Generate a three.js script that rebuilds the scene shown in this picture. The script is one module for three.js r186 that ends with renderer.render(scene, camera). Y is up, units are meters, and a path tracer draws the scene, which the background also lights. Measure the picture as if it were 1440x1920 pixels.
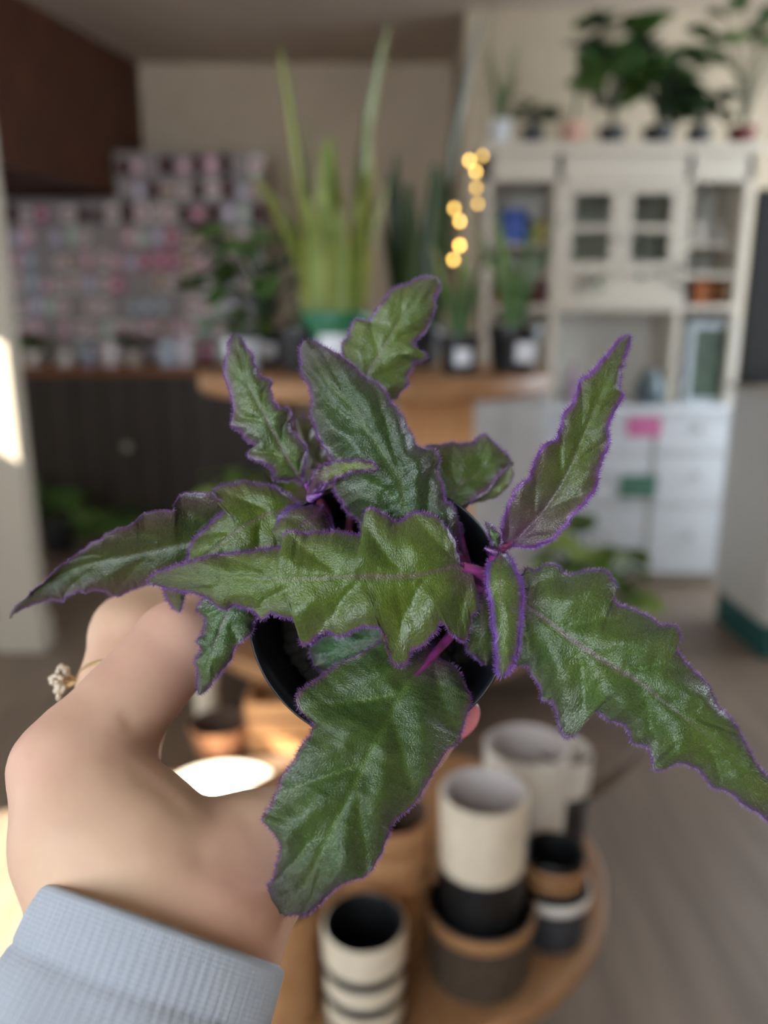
import * as THREE from 'three';
import { mergeGeometries, mergeVertices } from 'three/addons/utils/BufferGeometryUtils.js';
import { RoundedBoxGeometry } from 'three/addons/geometries/RoundedBoxGeometry.js';
import { MarchingCubes } from 'three/addons/objects/MarchingCubes.js';
import { ImprovedNoise } from 'three/addons/math/ImprovedNoise.js';

// ---------------------------------------------------------------- camera, sky, sun, exposure
const scene = new THREE.Scene();
const F = 1450, PITCH = THREE.MathUtils.degToRad(13.6), EYE = new THREE.Vector3(0, 1.35, 0);
const camera = new THREE.PerspectiveCamera(2 * Math.atan(960 / F) * 180 / Math.PI, 1440 / 1920, 0.02, 60);
camera.position.copy(EYE); camera.rotation.set(-PITCH, 0, 0);
camera.focus = 0.155; camera.userData.fStop = 7.6;
camera.updateMatrixWorld(true);
const renderer = new THREE.WebGLRenderer();
renderer.toneMapping = THREE.LinearToneMapping;
renderer.toneMappingExposure = 0.8;
renderer.shadowMap.enabled = true;
scene.background = new THREE.Color().setRGB(0.80, 0.90, 1.0);
scene.backgroundIntensity = 11;
const sun = new THREE.DirectionalLight(new THREE.Color().setRGB(1, 0.9, 0.74), 60);
const SUN = new THREE.Vector3(-0.8, 0.5, 0.3).normalize();
sun.position.copy(SUN).multiplyScalar(9).add(new THREE.Vector3(-0.5, 0.8, -1.2)); sun.target.position.set(-0.5, 0.8, -1.2);
sun.castShadow = true; sun.shadow.mapSize.set(2048, 2048);
Object.assign(sun.shadow.camera, { left: -4, right: 4, top: 4, bottom: -4, near: 0.5, far: 20 });
scene.add(sun, sun.target);

// ---------------------------------------------------------------- helpers
function rng(seed) { let a = seed >>> 0; return () => { a = (a + 0x6D2B79F5) >>> 0; let t = a; t = Math.imul(t ^ (t >>> 15), t | 1); t ^= t + Math.imul(t ^ (t >>> 7), t | 61); return ((t ^ (t >>> 14)) >>> 0) / 4294967296; }; }
const V = (x, y, z) => new THREE.Vector3(x, y, z);
const noise = new ImprovedNoise();
const lerp = (a, b, t) => a + (b - a) * t, clamp = (x, a, b) => Math.min(b, Math.max(a, x));
const smooth = (a, b, x) => { const t = clamp((x - a) / (b - a), 0, 1); return t * t * (3 - 2 * t); };
const hex = (h) => new THREE.Color(h);
const ray = (px, py) => V((px - 720) / F, -(py - 960) / F, -1).applyQuaternion(camera.quaternion);
const P = (px, py, d) => ray(px, py).multiplyScalar(d).add(EYE);                       // d: distance along the view axis
const atZ = (px, py, z) => { const r = ray(px, py); return r.multiplyScalar(z / r.z).add(EYE); };
const atY = (px, py, y) => { const r = ray(px, py); return r.multiplyScalar((y - EYE.y) / r.y).add(EYE); };
const taken = {};
function numbered(n) { const k = taken[n] = (taken[n] ?? -1) + 1; return k ? n + '_' + String(k).padStart(3, '0') : n; }
function tag(o, label, category, group, kind) {
  if (label) o.userData.label = label; if (category) o.userData.category = category;
  if (group) o.userData.group = group; if (kind) o.userData.kind = kind; return o;
}
function thing(name, label, category, pos = V(0, 0, 0), group, turn = 0) {
  const o = new THREE.Group(); o.name = numbered(name); o.position.copy(pos); o.rotation.y = turn; scene.add(o);
  return tag(o, label, category, group);
}
function part(name, geo, m, parent, label) {                                           // geometry in the parent's own axes
  const o = new THREE.Mesh(geo, m); o.name = name; o.castShadow = o.receiveShadow = true; parent.add(o);
  if (label) o.userData.label = label; return o;
}
function single(name, geo, m, label, category, group, pos) {
  const o = new THREE.Mesh(geo, m); o.name = numbered(name); o.castShadow = o.receiveShadow = true; if (pos) o.position.copy(pos);
  scene.add(o); return tag(o, label, category, group);
}
function structure(name, geo, m) { const o = new THREE.Mesh(geo, m); o.name = name; o.castShadow = o.receiveShadow = true; scene.add(o); o.userData.kind = 'structure'; return o; }
const worldUv = (g, s = 1) => {                                                         // box mapping in metres
  const p = g.attributes.position, n = g.attributes.normal, uv = new Float32Array(p.count * 2);
  for (let i = 0; i < p.count; i++) {
    const ax = Math.abs(n.getX(i)), ay = Math.abs(n.getY(i)), az = Math.abs(n.getZ(i));
    const x = p.getX(i), y = p.getY(i), z = p.getZ(i);
    const [u, v] = ax > ay && ax > az ? [z, y] : ay > az ? [x, z] : [x, y];
    uv[2 * i] = u * s; uv[2 * i + 1] = v * s;
  }
  g.setAttribute('uv', new THREE.BufferAttribute(uv, 2)); return g;
};
const flat = (g) => { const r = g.index ? g.toNonIndexed() : g; for (const k of Object.keys(r.attributes)) if (!['position', 'normal', 'uv'].includes(k)) r.deleteAttribute(k); return r; };
const merge = (list) => mergeGeometries(list.map(flat));
const box = (x0, x1, y0, y1, z0, z1) => new THREE.BoxGeometry(x1 - x0, y1 - y0, z1 - z0).translate((x0 + x1) / 2, (y0 + y1) / 2, (z0 + z1) / 2);
const rbox = (x0, x1, y0, y1, z0, z1, r = 0.004) => new RoundedBoxGeometry(x1 - x0, y1 - y0, z1 - z0, 2, Math.min(r, (x1 - x0) / 2.1, (y1 - y0) / 2.1, (z1 - z0) / 2.1)).translate((x0 + x1) / 2, (y0 + y1) / 2, (z0 + z1) / 2);
const lathe = (pts, n = 40) => new THREE.LatheGeometry(pts.map(([r, y]) => new THREE.Vector2(r, y)), n);
const tube = (pts, r, n = 20, m = 8) => new THREE.TubeGeometry(new THREE.CatmullRomCurve3(pts), n, r, m);
function dataTex(n, fn, srgb, repeat) {                                                 // fn(x, y) in 0..1 gives [r, g, b] in 0..1
  const d = new Uint8Array(n * n * 4);
  for (let j = 0; j < n; j++) for (let i = 0; i < n; i++) { const c = fn(i / n, j / n), k = 4 * (j * n + i); d[k] = 255 * clamp(c[0], 0, 1); d[k + 1] = 255 * clamp(c[1], 0, 1); d[k + 2] = 255 * clamp(c[2], 0, 1); d[k + 3] = 255; }
  const t = new THREE.DataTexture(d, n, n); t.wrapS = t.wrapT = THREE.RepeatWrapping; t.magFilter = t.minFilter = THREE.LinearFilter; t.generateMipmaps = false;
  if (srgb) t.colorSpace = THREE.SRGBColorSpace; if (repeat) t.repeat.set(...repeat); t.needsUpdate = true; return t;
}
const lattice = (i, j, s) => { let h = Math.imul(i, 374761393) ^ Math.imul(j, 668265263) ^ Math.imul(s | 0, 2246822519); h = Math.imul(h ^ (h >>> 13), 1274126177); return ((h ^ (h >>> 16)) >>> 0) / 4294967296 * 6.283185; };
const tile = (x, y, fx, s, fy = fx) => {                                                // gradient noise that repeats over 0..1
  fx = Math.max(1, Math.round(fx)); fy = Math.max(1, Math.round(fy)); const X = x * fx, Y = y * fy, i = Math.floor(X), j = Math.floor(Y), u = X - i, v = Y - j, k = Math.round(s * 13);
  const d = (a, b) => { const t = lattice(((i + a) % fx + fx) % fx, ((j + b) % fy + fy) % fy, k); return Math.cos(t) * (u - a) + Math.sin(t) * (v - b); }, f = (t) => t * t * t * (t * (t * 6 - 15) + 10);
  return 1.4 * lerp(lerp(d(0, 0), d(1, 0), f(u)), lerp(d(0, 1), d(1, 1), f(u)), f(v));
};
const grain = (base, dark, fx, fy, seed, n = 256) => dataTex(n, (x, y) => {             // streaky wood
  const t = clamp(0.5 + 0.55 * tile(x, y, fx, seed, fy) + 0.25 * tile(x, y, fx * 3, seed + 3, fy * 2), 0, 1);
  return [lerp(dark[0], base[0], t), lerp(dark[1], base[1], t), lerp(dark[2], base[2], t)];
}, true);
const M = (color, roughness = 0.7, extra = {}) => new THREE.MeshPhysicalMaterial({ color: typeof color === 'string' ? hex(color) : color, roughness, ...extra });
const mottled = (c0, c1, seed, f = 8) => { const a = hex(c0).convertLinearToSRGB(), b = hex(c1).convertLinearToSRGB(); return dataTex(256, (x, y) => { const t = clamp(0.5 + 0.7 * tile(x, y, f, seed) + 0.35 * tile(x, y, f * 4, seed + 5), 0, 1); return [lerp(a.r, b.r, t), lerp(a.g, b.g, t), lerp(a.b, b.b, t)]; }, true); };
const MM = (c0, c1, seed, rough = 0.75, f = 8, extra = {}) => new THREE.MeshPhysicalMaterial({ map: mottled(c0, c1, seed, f), roughness: rough, ...extra });
const woodTex = (c0, c1, seed) => { const a = hex(c0).convertLinearToSRGB(), b = hex(c1).convertLinearToSRGB(); return grain([a.r, a.g, a.b], [b.r, b.g, b.b], 26, 3, seed); };

// ---------------------------------------------------------------- the room
const CEIL = 3.1, XL = -2.75, XR = 2.9, ZF = -5.9, ZB = 1.7, T = 0.15;
const matWall = MM('#cbbba6', '#c2b29d', 1, 0.9, 4), matCeil = MM('#baaa9b', '#b0a192', 2, 0.95, 3), matWall2 = MM('#bdae97', '#b4a58f', 7, 0.9, 4);
const matFloor = new THREE.MeshPhysicalMaterial({ map: woodTex('#857465', '#6c5d50', 4), roughness: 0.5 });
structure('floor', worldUv(box(XL - T, XR + T, -0.1, 0, ZF - T, ZB + T), 0.7), matFloor);
structure('ceiling', worldUv(box(XL - T, XR + T, CEIL, CEIL + 0.1, ZF - T, ZB + T), 0.5), matCeil);
structure('wall_far', worldUv(box(XL - T, XR + T, 0, CEIL, ZF - T, ZF), 0.5), matWall);
structure('wall_alcove', worldUv(merge([box(0.47, XR, 0, CEIL, -5.12, -4.98), box(0.47, 0.61, 0, CEIL, ZF, -5.12)]), 0.5), matWall2);
const matFrame = M('#e4e0d6', 0.5), matGlass = new THREE.MeshPhysicalMaterial({ color: 0xffffff, roughness: 0, transmission: 1, thickness: 0, ior: 1.45 });
function holedWall(name, horizontal, at, a0, a1, holes, m) {                            // a wall of boxes left between its openings
  const as = [a0, a1], hs = [0, CEIL]; for (const h of holes) { as.push(h[0], h[1]); hs.push(h[2], h[3]); }
  as.sort((p, q) => p - q); hs.sort((p, q) => p - q); const out = [];
  for (let i = 0; i + 1 < as.length; i++) for (let j = 0; j + 1 < hs.length; j++) {
    const ca = (as[i] + as[i + 1]) / 2, ch = (hs[j] + hs[j + 1]) / 2; if (as[i + 1] - as[i] < 1e-6 || hs[j + 1] - hs[j] < 1e-6) continue;
    if (holes.some((h) => ca > h[0] && ca < h[1] && ch > h[2] && ch < h[3])) continue;
    out.push(horizontal ? box(as[i], as[i + 1], hs[j], hs[j + 1], at[0], at[1]) : box(at[0], at[1], hs[j], hs[j + 1], as[i], as[i + 1]));
  }
  return structure(name, worldUv(merge(out), 0.5), m);
}
let nWindow = 0;
function windowIn(horizontal, at, h, bars) {
  const g = new THREE.Group(); g.name = 'window_' + (++nWindow); g.userData.kind = 'structure'; scene.add(g);
  const c = (at[0] + at[1]) / 2, w = 0.03, bx = (a, b, y0, y1) => horizontal ? box(a, b, y0, y1, c - w, c + w) : box(c - w, c + w, y0, y1, a, b);
  const fr = [bx(h[0], h[1], h[2], h[2] + 0.05), bx(h[0], h[1], h[3] - 0.05, h[3]), bx(h[0], h[0] + 0.05, h[2] + 0.05, h[3] - 0.05), bx(h[1] - 0.05, h[1], h[2] + 0.05, h[3] - 0.05)];
  for (let k = 1; k < bars; k++) { const x = lerp(h[0], h[1], k / bars); fr.push(bx(x - 0.02, x + 0.02, h[2] + 0.05, h[3] - 0.05)); }
  part('frame', merge(fr), matFrame, g);
  for (let k = 0; k < bars; k++) {
    const a = lerp(h[0], h[1], k / bars) + 0.05, b = lerp(h[0], h[1], (k + 1) / bars) - 0.05;
    const pg = new THREE.PlaneGeometry(b - a, h[3] - h[2] - 0.1); if (!horizontal) pg.rotateY(Math.PI / 2);
    pg.translate(horizontal ? (a + b) / 2 : c, (h[2] + h[3]) / 2, horizontal ? c : (a + b) / 2);
    part('pane', pg, matGlass, g);
  }
}
const front = [[-2.35, -0.1, 1.1, 2.85]];
holedWall('wall_near', true, [ZB, ZB + T], XL - T, XR + T, front, matWall); windowIn(true, [ZB, ZB + T], front[0], 2);
const sunLefts = [[-0.57, -0.24, 1.81, 2.20], [-1.35, -0.3, 0.75, 1.45], [-2.9, -2.35, 1.6, 2.2]];  // out-of-view openings, shaped so sun falls on plate, floor and post
holedWall('wall_left', false, [XL - T, XL], ZF, ZB, sunLefts, matWall); for (const h of sunLefts) windowIn(false, [XL - T, XL], h, 1);

const addedRights = [[-4.6, -2.2, 0.7, 2.8]];  // unseen window, added to brighten the hutch and the far room
holedWall('wall_right', false, [XR, XR + T], ZF, ZB, addedRights, matWall); windowIn(false, [XR, XR + T], addedRights[0], 2);
// ---------------------------------------------------------------- the velvet plant in its nursery pot
const POT = { c: P(713, 1141, 0.262), r: 0.0450 };
POT.up = EYE.clone().sub(POT.c).normalize().add(V(0, 0.02, 0)).normalize();            // the opening is tipped towards the camera
POT.h = 0.078;
const plantBase = POT.c.clone().addScaledVector(POT.up, -POT.h);
const plant = thing('potted_plant', 'velvet plant with purple-edged toothed leaves in the black pot held by the hand', 'potted plant', plantBase);
const NEAR = 0.64; plant.scale.setScalar(NEAR); plant.position.copy(P(713, 1141, 0.262 * NEAR)).addScaledVector(POT.up, -POT.h * NEAR);   // leaves, pot and hand are drawn at 1 : 0.64
const local = (g) => g.translate(-plantBase.x, -plantBase.y, -plantBase.z);

const leafGrain = dataTex(1024, (x, y) => {
  const a = tile(x, y, 110, 3), b = tile(x, y, 220, 9), c = tile(x, y, 14, 5);
  const t = 0.78 + 0.22 * a + 0.22 * b + 0.14 * c; return [t * 0.98, t, t * 0.94];
});
const leafBump = dataTex(1024, (x, y) => { const t = 0.5 + 0.42 * tile(x, y, 125, 31) + 0.38 * tile(x, y, 230, 41); return [t, t, t]; });
const matLeaf = new THREE.MeshPhysicalMaterial({ vertexColors: true, map: leafGrain, bumpMap: leafBump, bumpScale: 0.00012, roughness: 0.40, specularIntensity: 1.0, ior: 1.62, });
const matHair = new THREE.MeshPhysicalMaterial({ vertexColors: true, roughness: 0.4, side: THREE.DoubleSide, transmission: 0.3, thickness: 0 });
const matStem = new THREE.MeshPhysicalMaterial({ vertexColors: true, roughness: 0.5 });
const GREEN = hex('#54682a'), OLIVE = hex('#5b5a22'), DEEP = hex('#2f4a2c'), VEIN = hex('#7d9a3e'), PURPLE = hex('#733a92'), MAUVE = hex('#5c3a52'), MAGENTA = hex('#7c2c78'), UNDER = hex('#5a3348'), BASE = hex('#5e2a58');

const curve2 = (pts, n) => new THREE.CatmullRomCurve3(pts.map(([x, y]) => V(x, y, 0)), false, 'centripetal').getPoints(n);
const interp = (a, t) => { if (typeof a === 'number') return a; const x = clamp(t, 0, 1) * (a.length - 1), i = Math.min(a.length - 2, Math.floor(x)), f = x - i, s = f * f * (3 - 2 * f); return lerp(a[i], a[i + 1], lerp(f, s, 0.6)); };
function sampler(poly, blur) {                                                          // param 0..1 by the length of a smoothed copy, so that teeth do not shift it
  const n = poly.length, sm = poly.map((p, i) => { const r = Math.min(blur, i, n - 1 - i), q = V(0, 0, 0); for (let k = -r; k <= r; k++) q.add(poly[i + k]); return q.multiplyScalar(1 / (2 * r + 1)); });
  const s = [0]; for (let i = 1; i < n; i++) s.push(s[i - 1] + sm[i].distanceTo(sm[i - 1]) + 1e-4);
  return (t) => { const want = clamp(t, 0, 1) * s[n - 1]; let a = 0, b = n - 1; while (b - a > 1) { const m = (a + b) >> 1; if (s[m] <= want) a = m; else b = m; } const f = clamp((want - s[a]) / (s[b] - s[a]), 0, 1); return poly[a].clone().lerp(poly[b], f); };
}
function margin(poly, midPts) {                                                         // with a fine irregular serration
  poly = poly.map((p, i) => { const a = poly[Math.max(0, i - 1)], b = poly[Math.min(poly.length - 1, i + 1)], t = b.clone().sub(a).normalize(), e = Math.min(1, i / 12, (poly.length - 1 - i) / 12); return V(p.x - t.y * 3.2 * e * noise.noise(p.x / 11, p.y / 11, 4.4), p.y + t.x * 3.2 * e * noise.noise(p.x / 11, p.y / 11, 4.4), 0); });                                                         // pairs each point of the margin with the midrib point opposite it
  const n = poly.length, m = midPts.length, arc = [0], ms = [0];
  for (let i = 1; i < n; i++) arc.push(arc[i - 1] + poly[i].distanceTo(poly[i - 1]) + 1e-4);
  for (let i = 1; i < m; i++) ms.push(ms[i - 1] + midPts[i].distanceTo(midPts[i - 1]));
  const own = poly.map((p, i) => { let best = 1e9, at = 0; for (let k = 0; k < m; k++) { const d = p.distanceTo(midPts[k]) + 25 * Math.abs(ms[k] / ms[m - 1] - arc[i] / arc[n - 1]); if (d < best) { best = d; at = ms[k] / ms[m - 1]; } } return at; });
  own[0] = 0; own[n - 1] = 1;
  const pools = []; for (let i = 0; i < n; i++) { pools.push([own[i], 1]); while (pools.length > 1 && pools[pools.length - 2][0] > pools[pools.length - 1][0]) { const b = pools.pop(), a = pools.pop(); pools.push([(a[0] * a[1] + b[0] * b[1]) / (a[1] + b[1]), a[1] + b[1]]); } }
  let s = []; for (const [v, k] of pools) for (let i = 0; i < k; i++) s.push(v);
  s = s.map((v, i) => { const r = Math.min(12, i, n - 1 - i); let q = 0; for (let k = -r; k <= r; k++) q += s[i + k]; return q / (2 * r + 1); });
  s = s.map((v, i) => 0.5 * (v - s[0]) / (s[n - 1] - s[0]) + 0.5 * arc[i] / arc[n - 1]);
  const at = (t) => { const want = clamp(t, 0, 1); let a = 0, b = n - 1; while (b - a > 1) { const q = (a + b) >> 1; if (s[q] <= want) a = q; else b = q; } return poly[a].clone().lerp(poly[b], clamp((want - s[a]) / Math.max(1e-9, s[b] - s[a]), 0, 1)); };
  at.rows = (step) => { const out = [], m = Math.max(12, Math.round(arc[n - 1] / step)); for (let k = 1; k < m; k++) { const want = k / m * arc[n - 1]; let i = 1; while (arc[i] < want) i++; out.push(lerp(s[i - 1], s[i], (want - arc[i - 1]) / (arc[i] - arc[i - 1]))); } return out; };
  return at;
}
let leafSeed = 100;
// mid, left, right: outlines from base to tip as they lie in the view; dm: distance along the midrib, dl / dr: how far the two margins lie behind it
function leaf(name, s, parent = plant, label) {
  const R = rng(++leafSeed), seed = leafSeed * 7.13, nv = Math.min(15, s.nv ?? 14);
  const midPts = curve2(s.mid, 200), mid = sampler(midPts, 0), eL = margin(curve2(s.left, 500), midPts), eR = margin(curve2(s.right, 500), midPts);
  const us = [0, 1, ...eL.rows(3.4), ...eR.rows(3.4)].sort((a, b) => a - b).filter((u, i, m) => !i || u - m[i - 1] > 2e-4), nu = us.length - 1;
  const W = 2 * nv + 1, top = new Float32Array((nu + 1) * W * 3), px = [], col = [], uv = [];
  const veins = s.veins ?? 5, vs = s.veinSlope ?? 0.2, relief = s.relief ?? 1, len = s.mid.reduce((a, p, i, m) => i ? a + Math.hypot(p[0] - m[i - 1][0], p[1] - m[i - 1][1]) : 0, 0);
  const rimC = hex(s.rimC ?? '#6d4a80'), g0 = s.tone ?? GREEN, g1 = s.tone2 ?? DEEP, baseP = s.baseP ?? 0.14, c = new THREE.Color();
  const spot = (u, v) => {                                                              // v in -1..1, the left margin at -1
    const m = mid(u), e = v < 0 ? eL(u) : eR(u), a = Math.abs(v), p = m.clone().lerp(e, a), width = m.distanceTo(e);
    const off = interp(v < 0 ? s.dl ?? 0.004 : s.dr ?? 0.004, u);
    let d = interp(s.dm, u) + off * Math.pow(a, s.bow ?? 1.35);
    const dm = a * width, q = (u - vs * Math.pow(a, 0.85)) * veins + (v < 0 ? 0.3 : 0), near = Math.abs(q - Math.round(q)) / veins * len * 0.8;
    const fade = smooth(0, 0.1, u) * smooth(1, 0.85, u), gr = Math.exp(-((dm / 6) ** 2)), gv = Math.exp(-((near / 5.5) ** 2)) * smooth(0, 20, dm) * (1 - 0.6 * a) * fade;
    const pillow = (0.5 - 0.5 * Math.cos(2 * Math.PI * q)) * smooth(0, 60, dm) * (1 - Math.pow(a, 4)) * fade;
    let h = relief * (-0.0008 * gr * fade - 0.0008 * gv + 0.0027 * pillow) + 0.0007 * relief * noise.noise(p.x / 60, p.y / 60, seed) + 0.0004 * relief * noise.noise(p.x / 20, p.y / 20, seed + 3);
    h += (s.wave ?? 0.0016) * Math.pow(a, 2.4) * Math.sin(u * (s.waves ?? 17) + (v < 0 ? 1.1 : 3.0) + seed);
    return { p, d: d - h, edge: (1 - a) * width, dm, gr, gv, width };
  };
  for (let i = 0; i <= nu; i++) for (let j = 0; j < W; j++) {
    const u = us[i], v = (j - nv) / nv, q = spot(u, v), w = P(q.p.x, q.p.y, q.d), k = (i * W + j);
    top.set([w.x, w.y, w.z], 3 * k); px.push(q); uv.push(u * len / 420 + seed, v * (s.width ?? 120) / 840 + seed * 0.3);
    const patch = 0.5 + 0.8 * noise.noise(q.p.x / 90, q.p.y / 90, seed + 9);
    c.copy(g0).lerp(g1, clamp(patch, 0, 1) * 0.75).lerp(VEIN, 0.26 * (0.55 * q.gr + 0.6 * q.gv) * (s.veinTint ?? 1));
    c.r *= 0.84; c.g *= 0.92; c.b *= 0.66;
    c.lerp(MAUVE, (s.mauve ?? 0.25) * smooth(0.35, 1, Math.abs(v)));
    c.lerp(BASE, 0.8 * smooth(baseP, 0, u) * smooth(80, 6, q.dm));
    c.lerp(MAGENTA, (s.ribP ?? 0.5) * 0.75 * smooth(4.5, 1, q.dm) * smooth(0.95, 0.2, u));
    c.lerp(MAUVE, 0.5 * smooth(0.72, 1, u));
    c.lerp(rimC, 0.85 * smooth(s.rim ?? 7, 1, q.edge) * (q.width > 3 ? 1 : 0.6));
    col.push(c.r, c.g, c.b);
  }
  const idx = [], flipTest = () => { const a = V().fromArray(top, 3 * ((nu >> 1) * W + nv)), b = V().fromArray(top, 3 * ((nu >> 1) * W + nv + 2)), d = V().fromArray(top, 3 * (((nu >> 1) + 14) * W + nv)); return b.sub(a).cross(d.sub(a)).dot(EYE.clone().sub(a)) > 0; };
  const fl = flipTest();
  for (let i = 0; i < nu; i++) for (let j = 0; j < W - 1; j++) { const a = i * W + j, b = a + 1, d = a + W, e = d + 1; fl ? idx.push(a, b, d, b, e, d) : idx.push(a, d, b, b, d, e); }
  const g = new THREE.BufferGeometry(); g.setAttribute('position', new THREE.BufferAttribute(top, 3)); g.setIndex(idx); g.computeVertexNormals();
  const N0 = g.attributes.normal.array, ends = (i, from) => { for (let j = 0; j < W; j++) for (let m = 0; m < 3; m++) N0[3 * (i * W + j) + m] = N0[3 * (from * W + nv) + m]; };
  for (let i = 0; i <= nu; i++) { const wide = px[i * W].width + px[i * W + W - 1].width; if (wide < 3) { let k = i; while (k > 0 && k < nu && px[k * W].width + px[k * W + W - 1].width < 3) k += i > nu / 2 ? -1 : 1; if (k !== i) ends(i, k); } }
  const N = N0, n = (nu + 1) * W, pos = new Float32Array(n * 6), nor = new Float32Array(n * 6), cc = new Float32Array(n * 6);
  pos.set(top); nor.set(N); cc.set(col);
  for (let k = 0; k < n; k++) {
    const t = 0.00012 + (0.0005 * smooth(0, 12, px[k].edge) + 0.0009 * px[k].gr) * smooth(2, 24, px[k].width);
    for (let m = 0; m < 3; m++) { pos[3 * (n + k) + m] = top[3 * k + m] - N[3 * k + m] * t; nor[3 * (n + k) + m] = -N[3 * k + m]; }
    c.copy(UNDER).lerp(GREEN, 0.35 + 0.2 * noise.noise(px[k].p.x / 50, px[k].p.y / 50, seed)); cc.set([c.r, c.g, c.b], 3 * (n + k));
  }
  const all = idx.slice(); for (let k = 0; k < idx.length; k += 3) all.push(n + idx[k], n + idx[k + 2], n + idx[k + 1]);
  const rim = []; for (let i = 0; i <= nu; i++) rim.push(i * W); for (let j = 1; j < W; j++) rim.push(nu * W + j); for (let i = nu - 1; i >= 0; i--) rim.push(i * W + W - 1); for (let j = W - 2; j > 0; j--) rim.push(j);
  for (let k = 0; k < rim.length; k++) { const a = rim[k], b = rim[(k + 1) % rim.length]; all.push(a, b, n + a, b, n + b, n + a); }
  const full = new THREE.BufferGeometry(); full.setAttribute('position', new THREE.BufferAttribute(pos, 3)); full.setAttribute('normal', new THREE.BufferAttribute(nor, 3)); full.setAttribute('color', new THREE.BufferAttribute(cc, 3));
  full.setAttribute('uv', new THREE.Float32BufferAttribute(uv.concat(uv), 2)); full.setIndex(all);
  const mesh = part(name, local(full), matLeaf, parent, label);
  // hairs: a purple fringe on the margin and short velvet on the blade
  const hp = [], hc = [], hn = [];
  const hair = (at, dir, L, r, cA, cB) => {
    const s1 = V(dir.y, dir.z, -dir.x).cross(dir).normalize(), s2 = dir.clone().cross(s1).normalize(), tip = at.clone().addScaledVector(dir, L), ring = [0, 1, 2].map((k) => at.clone().addScaledVector(s1, r * Math.cos(k * 2.094)).addScaledVector(s2, r * Math.sin(k * 2.094)));
    for (let k = 0; k < 3; k++) { const a = ring[k], b = ring[(k + 1) % 3]; hp.push(a.x, a.y, a.z, b.x, b.y, b.z, tip.x, tip.y, tip.z); const nn = a.clone().add(b).multiplyScalar(0.5).sub(at).normalize(); for (let m = 0; m < 3; m++) hn.push(nn.x, nn.y, nn.z); hc.push(cA.r, cA.g, cA.b, cA.r, cA.g, cA.b, cB.r, cB.g, cB.b); }
  };
  const sc = interp(s.dm, 0.5) / F, hl = s.hair ?? 1;
  const get = (u, v) => { const q = spot(u, v); return P(q.p.x, q.p.y, q.d); };
  const c1 = new THREE.Color(), c2 = new THREE.Color();
  for (const side of [-1, 1]) {
    const E = side < 0 ? eL : eR; let L = 0, prev = E(0); for (let k = 1; k <= 300; k++) { const q = E(k / 300); L += q.distanceTo(prev); prev = q; }
    const cnt = Math.round(L / 1.35 * (s.fringe ?? 1));
    for (let k = 0; k < cnt; k++) {
      const u = clamp((k + R()) / cnt, 0.002, 0.998), a = get(u, side), b = get(u, side * 0.9), e2 = get(clamp(u + 0.006, 0, 1), side), e1 = get(clamp(u - 0.006, 0, 1), side);
      const tan = e2.sub(e1).normalize(), view = EYE.clone().sub(a).normalize(); let out = tan.clone().cross(view).normalize(); if (out.dot(a.clone().sub(b)) < 0) out.negate();
      const dir = out.addScaledVector(tan, (R() - 0.35) * 0.9).addScaledVector(view, (R() - 0.25) * 0.9).normalize();
      c1.copy(rimC).lerp(PURPLE, 0.25 + 0.4 * R()).multiplyScalar(0.85 + 0.5 * R()); c2.copy(c1).lerp(hex('#b79bd0'), 0.35 + 0.3 * R());
      hair(a, dir, sc * (4 + 6 * R()) * hl, sc * 0.62, c1, c2);
    }
  }
  const rowOf = (u) => { let a = 0, b = nu; while (b - a > 1) { const m = (a + b) >> 1; if (us[m] <= u) a = m; else b = m; } return a; };
  const cnt = Math.round(len * (s.width ?? 120) / 30 * (s.velvet ?? 1)), nm = V(), HW = hex('#7f8c68');
  for (let k = 0; k < cnt; k++) {
    const u = 0.01 + 0.98 * R(), v = (2 * R() - 1) * 0.98, i = rowOf(u), j = clamp(Math.round(v * nv + nv), 0, W - 1); nm.fromArray(N, 3 * (i * W + j));
    const a = get(u, v), fwd = get(Math.min(1, u + 0.02), v).sub(a).normalize(), out = get(u, Math.sign(v) * Math.min(1, Math.abs(v) + 0.08)).sub(a).normalize();
    const dir = nm.clone().multiplyScalar(0.5 + 0.5 * R()).addScaledVector(fwd, 0.3 + 0.7 * R()).addScaledVector(out, 0.5 * R()).normalize();
    const pr = clamp(smooth(0.45, 1.05, Math.abs(v)) + smooth(baseP * 1.6, 0, u), 0, 1);
    c1.copy(HW).lerp(PURPLE, pr * 0.9 + 0.1 * R()).multiplyScalar(0.55 + 0.35 * R()); c2.copy(c1).multiplyScalar(1.15);
    hair(a, dir, sc * (3 + 3.5 * R()) * hl, sc * 0.33, c1, c2);
  }
  const hg = new THREE.BufferGeometry(); hg.setAttribute('position', new THREE.Float32BufferAttribute(hp, 3)); hg.setAttribute('normal', new THREE.Float32BufferAttribute(hn, 3)); hg.setAttribute('color', new THREE.Float32BufferAttribute(hc, 3));
  const hm = part('leaf_hair', local(hg), matHair, mesh, 'fine purple hairs'); hm.userData.kind = 'stuff';
  return mesh;
}

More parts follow.
